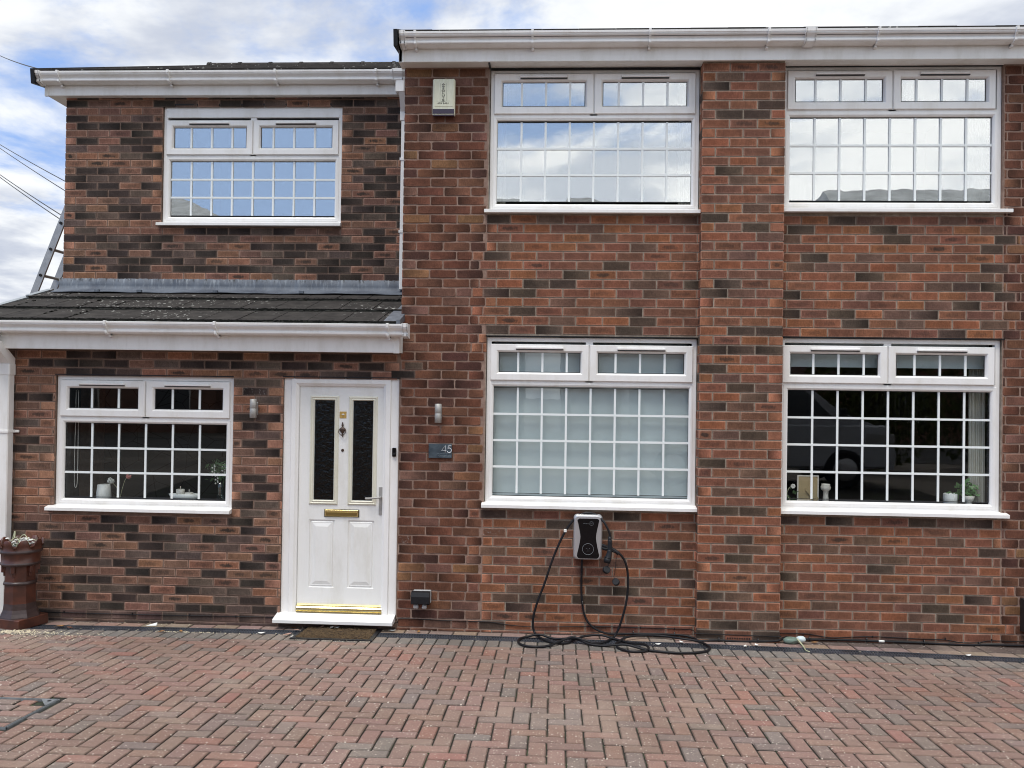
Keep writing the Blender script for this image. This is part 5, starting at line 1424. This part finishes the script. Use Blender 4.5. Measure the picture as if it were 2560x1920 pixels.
# ------------------------------------------------------------------ things standing inside the windows
YI = 7.50; ZL = LL[2]+.055+.006; ZR = LR[2]+.055+.004
def lathe_thing(name, x, y, z, prof, mat, label, cat, group=None, n=24):
    m = MB(); m.lathe(prof, x, y, z, n); o = m.build(name, mat); rebase(o, (x, y, z)); return tag(o, label, cat, group)
lathe_thing('vase', -3.962, YI, ZL, [(.060, 0), (.062, .004), (.060, .05), (.052, .118), (.049, .120), (.046, .115)], M_ceramic2, 'tapered white vase on the sill inside the left window', 'vase')
def flower(x, y, z, h, col, hx, label, n=11, r=.03):
    t = thing('artificial_flower', (x, y, z), label, 'flower', 'flowers inside the left window')
    m = MB(); m.tube([(x, y, z), (x+.02, y, z+h*.45), (x+hx*.6, y, z+h*.85), (x+hx, y, z+h)], .0022, 5); m.build('stem', M_paleleaf, t)
    m = MB()
    for k in range(n*3):
        a = rnd.uniform(0, 6.28); b = rnd.uniform(-1, 1); q = r*.75; m.sphere((x+hx+q*math.cos(a)*math.sqrt(1-b*b), y+q*math.sin(a)*math.sqrt(1-b*b), z+h+q*b), r*.3, 5)
    m.build('flower_head', col, t)
flower(-3.86, YI+.02, ZL, .15, pbr('white_pompom', (.55, .58, .56), .8), -.05, 'round white flower beside the tapered vase')
flower(-3.84, YI+.05, ZL, .19, pbr('pink_petals', (.60, .22, .20), .7), .075, 'pink flower behind a glazing bar in the left window', 7, .024)
tr = thing('candle_tray', (-3.238, YI, ZL), 'white boat shaped tray with two candles in the left window', 'tray')
m = MB(); rows = []
for sx, sy, h in ((.105, .035, 0), (.125, .045, .02), (.140, .052, .052), (.134, .047, .052), (.118, .040, .018)):
    rows.append([m.vert((-3.238+sx*math.cos(6.2832*k/28), YI+sy*math.sin(6.2832*k/28), ZL+h)) for k in range(28)])
for i in range(4):
    for k in range(28): m.face((rows[i][k], rows[i][(k+1) % 28], rows[i+1][(k+1) % 28], rows[i+1][k]), 0, True)
m.face(rows[0][::-1]); m.face(rows[-1]); m.build('tray', M_ceramic2, tr)
def candle(x, h, label):
    t = thing('candle', (x, YI, ZL+.02), label, 'candle', 'candles in the white tray')
    m = MB(); m.lathe([(.034, 0), (.036, .004), (.036, h-.003), (.032, h)], x, YI, ZL+.02, 20); m.build('wax', M_ceramic, t)
    m = MB(); m.sphere((x, YI, ZL+.02+h+.014), .006, 6, sc=(.7, .7, 2.0)); m.build('flame_tip', M_ceramic, t)
candle(-3.275, .072, 'taller cream candle, left one in the white tray'); candle(-3.197, .045, 'shorter cream candle, right one in the white tray')
pln = thing('flowering_plant', (-2.95, YI+.06, ZL), 'leafy plant with white flower spikes at the right of the left window', 'plant')
m = MB()
for _ in range(120):
    a = rnd.uniform(0, 6.28); r = rnd.uniform(.02, .12); x, y, z = -2.94+r*math.cos(a), YI+.06+.4*r*math.sin(a), ZL+.17+rnd.uniform(-.02, .16); b = rnd.uniform(0, 6.28); l_ = rnd.uniform(.03, .06)
    m.poly([(x, y, z), (x+l_*.4*math.cos(b+.4), y+.01, z+l_*.4*math.sin(b+.4)), (x+l_*math.cos(b), y, z+l_*math.sin(b)), (x+l_*.4*math.cos(b-.4), y-.01, z+l_*.4*math.sin(b-.4))])
for x in (-.03, 0, .03): m.tube([(-2.94+x*.4, YI+.06, ZL), (-2.94+x, YI+.06, ZL+.22)], .003, 5, 1)
m.build('foliage', [pbr('plant_leaf', (.10, .20, .09), .5), M_leaf], pln)
m = MB()
for x0, z0 in ((-3.0, .30), (-2.91, .31), (-2.97, .23), (-2.86, .28)):
    for k in range(9): m.sphere((x0+.012*math.sin(k*2.1), YI+.05+.012*math.cos(k*2.1), ZL+z0-k*.011), .0085, 5)
m.build('blossoms', M_white_petal, pln)
m = MB(); m.lathe([(.032, 0), (.034, .01), (.028, .10), (.036, .15), (.034, .15), (.026, .10), (.030, .012)], -2.94, YI+.06, ZL, 18); m.build('vase', glass_mat('vase_glass', .12, (.8, .85, .85)), pln)
cord = MB(); cord.tube([(-4.212, YI-.03, 1.98), (-4.214, YI-.03, 1.5), (-4.214, YI-.03, 1.2), (-4.20, YI-.03, 1.125), (-4.185, YI-.03, 1.20), (-4.186, YI-.03, 1.5), (-4.19, YI-.03, 1.98)], .0022, 5); co = cord.build('blind_cord', M_ceramic2); rebase(co, (-4.2, YI-.03, 1.13)); tag(co, 'white looped blind cord at the left of the left window', 'cord')

# right window
pf = thing('photo_frame', (2.125, YI, ZR), 'back of a picture frame standing on the sill of the right window', 'picture frame')
m = MB(); m.ring_frame(2.036, 2.214, ZR, ZR+.215, [(0, .012), (0, 0), (.010, 0), (.010, .004)], YI); m.build('frame', M_ceramic, pf)
m = MB(); m.box(2.044, 2.206, YI+.003, YI+.010, ZR+.008, ZR+.207); m.build('backing', M_card, pf)
m = MB(); M_ = Matrix.Translation((2.155, YI-.004, ZR+.06)) @ Matrix.Rotation(rad(-38), 4, 'Y'); m.box(-.022, .022, -.004, 0, -.07, .06, 0, .001, M_); m.build('strut', M_card, pf)
lathe_thing('handled_vase', 2.272, YI, ZR, [(.024, 0), (.026, .004), (.021, .05), (.022, .085), (.038, .10), (.042, .118), (.034, .138), (.036, .145), (.030, .145), (.026, .135)], M_ceramic, 'cream vase with a bulbous top beside the picture frame', 'vase')
sp = thing('silk_flower', (1.985, YI, ZR), 'small white flower on a curled green stem at the left of the right window', 'flower')
m = MB(); m.tube([(1.98, YI, ZR), (1.95, YI, ZR+.05), (1.965, YI, ZR+.10), (1.99, YI, ZR+.12)], .004, 6)
for k in range(14): a = rnd.uniform(0, 6.28); x, z = 1.99+rnd.uniform(-.05, .03), ZR+rnd.uniform(.0, .12); m.poly([(x, YI, z), (x+.02*math.cos(a+.5), YI-.004, z+.02*math.sin(a+.5)), (x+.035*math.cos(a), YI, z+.035*math.sin(a)), (x+.02*math.cos(a-.5), YI+.004, z+.02*math.sin(a-.5))], 1)
m.build('stem', [M_paleleaf, M_leaf], sp)
m = MB()
for k in range(7): m.sphere((1.998+.012*math.cos(k*.9), YI-.01, ZR+.122+.012*math.sin(k*.9)), .009, 6, sc=(1, .5, 1))
m.build('bloom', M_white_petal, sp)
lathe_thing('jar', 3.296, YI, ZR, [(.050, 0), (.055, .006), (.055, .080), (.050, .086), (.047, .080), (.047, .070)], M_ceramic2, 'white jar candle at the right of the right window', 'jar')
pt = thing('potted_plant', (3.445, YI, ZR), 'green leafy plant in a small white footed pot in the right window', 'plant')
m = MB(); m.lathe([(.026, 0), (.028, .008), (.022, .014), (.040, .035), (.047, .070), (.043, .070), (.030, .03)], 3.445, YI, ZR, 22); m.build('pot', M_ceramic, pt)
m = MB()
for _ in range(90):
    a = rnd.uniform(-.3, 3.5); r = rnd.uniform(.0, .10); x, z = 3.43+r*math.cos(a)*1.1, ZR+.085+r*math.sin(a)*1.0; b = rnd.uniform(0, 6.28); l_ = rnd.uniform(.03, .055); y = YI+rnd.uniform(-.03, .03)
    m.poly([(x, y, z), (x+l_*.5*math.cos(b+.5), y+.012, z+l_*.5*math.sin(b+.5)), (x+l_*math.cos(b), y, z+l_*math.sin(b)), (x+l_*.5*math.cos(b-.5), y-.012, z+l_*.5*math.sin(b-.5))])
m.build('leaves', pbr('houseplant_leaf', (.09, .22, .07), .45), pt)
# blinds and curtains
bl_ = MB(); bl_.box(LM[0]+.05, LM[1]-.05, 7.440, 7.443, 1.16, 2.40); bl_.box(LM[0]+.05, LM[1]-.05, 7.436, 7.447, 1.14, 1.165); bl_.lathe([(.022, LM[0]+.05), (.022, LM[1]-.05)], 0, 7.462, 2.42, 12, ax='X')
o = bl_.build('roller_blind', M_fabric); rebase(o, (.28, 7.476, 2.42)); tag(o, 'fully lowered pale roller blind behind the ground floor middle window', 'blind')
bl_ = MB(); bl_.box(LR[0]+.05, LR[1]-.05, 7.475, 7.478, 2.272, 2.44); bl_.box(LR[0]+.05, LR[1]-.05, 7.47, 7.483, 2.262, 2.275); bl_.lathe([(.022, LR[0]+.05), (.022, LR[1]-.05)], 0, 7.476, 2.46, 12, ax='X')
o = bl_.build('roller_blind', M_fabric); rebase(o, (2.73, 7.476, 2.46)); tag(o, 'pale roller blind rolled nearly up at the top of the ground floor right window', 'blind')
def curtain(x0, x1, y, z0, z1, label, mat=None):
    m = MB(); n = 40; amp = .018; r1 = []; r2_ = []
    for i in range(n+1):
        x = x0+(x1-x0)*i/n; yy = y+amp*math.sin(i*1.25)+.006*math.sin(i*.5)
        r1.append(m.vert((x, yy, z0))); r2_.append(m.vert((x, yy, z1)))
    for i in range(n): m.face((r1[i], r1[i+1], r2_[i+1], r2_[i]), 0, True)
    q = [m.vert((m.v[i][0], m.v[i][1]+.003, m.v[i][2])) for i in range(len(m.v))]; N_ = len(q)
    for i in range(n): m.face((q[2*i+1], q[2*i+3], q[2*i+2], q[2*i]), 0, True)
    o = m.build('curtain', mat or M_curtain); rebase(o, ((x0+x1)/2, y, z0)); tag(o, label, 'curtain')
curtain(3.47, 3.60, 7.56, 1.14, 2.44, 'narrow cream curtain drawn back at the right side of the ground floor right window')
curtain(1.02, 1.15, 7.58, 3.60, 4.68, 'pale curtain edge at the right side of the upper middle window')
curtain(-.58, -.47, 7.58, 3.60, 4.68, 'pale curtain edge at the left side of the upper middle window')
curtain(3.46, 3.60, 7.58, 3.62, 4.70, 'pale curtain edge at the right side of the upper right window')

# ------------------------------------------------------------------ across the street: what the glass reflects
M_bk = pbr('far_brick', (.20, .10, .07), .9, var=.25, vscale=3); M_rf = pbr('far_roof', (.32, .34, .34), .9, var=.2, vscale=2); M_win = pbr('far_window', (.05, .06, .07), .1)
def far_house(x0, x1, y, zr, hipl, hipr, label):
    t = thing('house_across_street', ((x0+x1)/2, y, gz(-1)), label, 'house', 'houses across the street')
    m = MB(); ze = zr-2.1; m.box(x0, x1, y-8, y, 0, ze); m.build('wall', M_bk, t)
    m = MB(); a = [m.vert(p) for p in ((x0-.3, y+.35, ze-.1), (x1+.3, y+.35, ze-.1), (x1+.3, y-8.35, ze-.1), (x0-.3, y-8.35, ze-.1), (x0+hipl, y-4, zr), (x1-hipr, y-4, zr))]
    for f_ in ((0, 1, 5, 4), (2, 3, 4, 5), (1, 2, 5), (3, 0, 4), (3, 2, 1, 0)): m.face([a[i] for i in f_])
    m.build('roof', M_rf, t)
    n = max(1, int((x1-x0)/3.2))
    for k in range(n):
        for z in (1.2, 3.9):
            cx = x0+(x1-x0)*(k+.5)/n; w = MB(); w.box(cx-.8, cx+.8, y, y+.04, z, z+1.3, 0); w.box(cx-.74, cx+.74, y+.041, y+.05, z+.06, z+1.24, 1); w.build('window', [M_pvc2, M_win], t)
far_house(-23, -12.6, -17, 10.5, 3, 4.0, 'brick house across the street, furthest left')
far_house(-9.0, -1.45, -17, 10.0, .2, .2, 'brick house across the street, left of centre')
far_house(.15, 6.5, -17, 10.05, .2, 5.2, 'brick house across the street, right of centre with hipped roof')
far_house(10.4, 22, -17, 10.45, .3, .3, 'brick house across the street, furthest right')
def bush(name, cx, cy, z0, rx, ry, rz, n, label, cat, col=(.05, .075, .02), grp=None, trunk=False):
    t = thing(name, (cx, cy, z0), label, cat, grp); m = MB()
    for _ in range(n):
        u, v, w = rnd.gauss(0, .5), rnd.gauss(0, .5), rnd.gauss(0, .5); l_ = math.sqrt(u*u+v*v+w*w)
        if l_ > 1: u, v, w = u/l_, v/l_, w/l_
        x, y, z = cx+rx*u, cy+ry*v, z0+rz+rz*w; s = rnd.uniform(.05, .12)*(1.6 if trunk else 1); a, b = rnd.uniform(0, 6.28), rnd.uniform(-1, 1)
        m.poly([(x, y, z), (x+s*math.cos(a), y+s*b*.5, z+s*math.sin(a)*.6), (x+s*math.cos(a+1), y+s*math.sin(a), z+s*.8)])
    m.build('crown', pbr('foliage_'+name, col, .8, spec=.1, var=.5, vscale=3), t)
    m = MB(); m.tube([(cx, cy, max(0, z0-(z0 if trunk else 0))), (cx+.1, cy, z0+rz)], .12 if trunk else .04, 7, taper=.5); m.build('trunk', M_drk, t)
bush('hedge', 7.0, -5.2, gz(-2), 1.6, .7, 1.5, 7000, 'leafy olive green hedge across the drive', 'hedge', (.07, .085, .018))
bush('hedge', 10.4, -6.2, gz(-2), 1.9, .8, 1.3, 6000, 'lower hedge beyond the drive', 'hedge', (.06, .08, .02))
bush('street_tree', -9.2, -16, 3.3, 1.1, 1.1, 2.6, 2200, 'tree across the street reflected in the upper left window', 'tree', (.20, .23, .18), None, True)
rdm = MB(); rdm.poly([(-60, -14, gz(-1)-.02), (60, -14, gz(-1)-.02), (60, -8, gz(-1)-.02), (-60, -8, gz(-1)-.02)]); tag(rdm.build('road', pbr('asphalt', (.05, .05, .052), .9, var=.2, vscale=4)), None, None, kind='structure')

vn = thing('parked_van', (3.6, -1.9, gz(-1.0)), 'silver grey panel van parked on the drive behind the viewer', 'van')
G0 = gz(-1.0); M_paint = pbr('grey_van_paint', (.42, .44, .48), .3, coat=.5)
side = [(1.3, .32), (1.3, 1.95), (1.5, 2.02), (4.05, 2.02), (4.35, 1.92), (5.0, 1.38), (5.65, 1.12), (5.95, .95), (6.02, .62), (5.98, .34)]
m = MB(); n = len(side)
lo = [m.vert((x, -1.05, G0+z)) for x, z in side]; hi = [m.vert((x, -2.85, G0+z)) for x, z in side]
lo2 = [m.vert((x, -.98, G0+min(z, 1.1))) for x, z in side]
for i in range(n): m.face((lo[i], lo[(i+1) % n], hi[(i+1) % n], hi[i]))
m.face(lo[::-1]); m.face(hi); m.box(1.35, 5.9, -1.05, -.975, G0+.36, G0+1.12, 0, .03)
m.build('body', M_paint, vn)
m = MB(); m.poly([(3.55, -1.045, G0+1.22), (4.95, -1.045, G0+1.22), (4.32, -1.045, G0+1.82), (3.55, -1.045, G0+1.82)]); m.build('side_window', M_win, vn)
m = MB(); m.poly([(4.37, -1.15, G0+1.9), (4.37, -2.75, G0+1.9), (5.01, -2.75, G0+1.40), (5.01, -1.15, G0+1.40)]); m.build('windscreen', M_win, vn)
m = MB(); m.box(5.45, 5.97, -1.10, -.97, G0+.80, G0+.98, 0, .02); m.build('headlight', M_bulb, vn)
for x in (2.1, 5.1):
    for y in (-.965, -2.75):
        m = MB(); m.lathe([(.30, -.0), (.345, .03), (.345, .17), (.30, .2)], x, y-.17, G0+.345, 28, 0, ax='Y'); w = m.build('wheel', M_black, vn)
        m = MB(); m.lathe([(.21, .2), (.20, .215), (.06, .205)], x, y-.17, G0+.345, 20, ax='Y'); m.build('rim', M_silver, w)
m = MB(); m.box(5.0, 5.12, -.98, -.86, G0+1.25, G0+1.42, 0, .02); m.build('mirror', M_black, vn)

for o in bpy.data.objects:
    if '_base' in o: del o['_base']
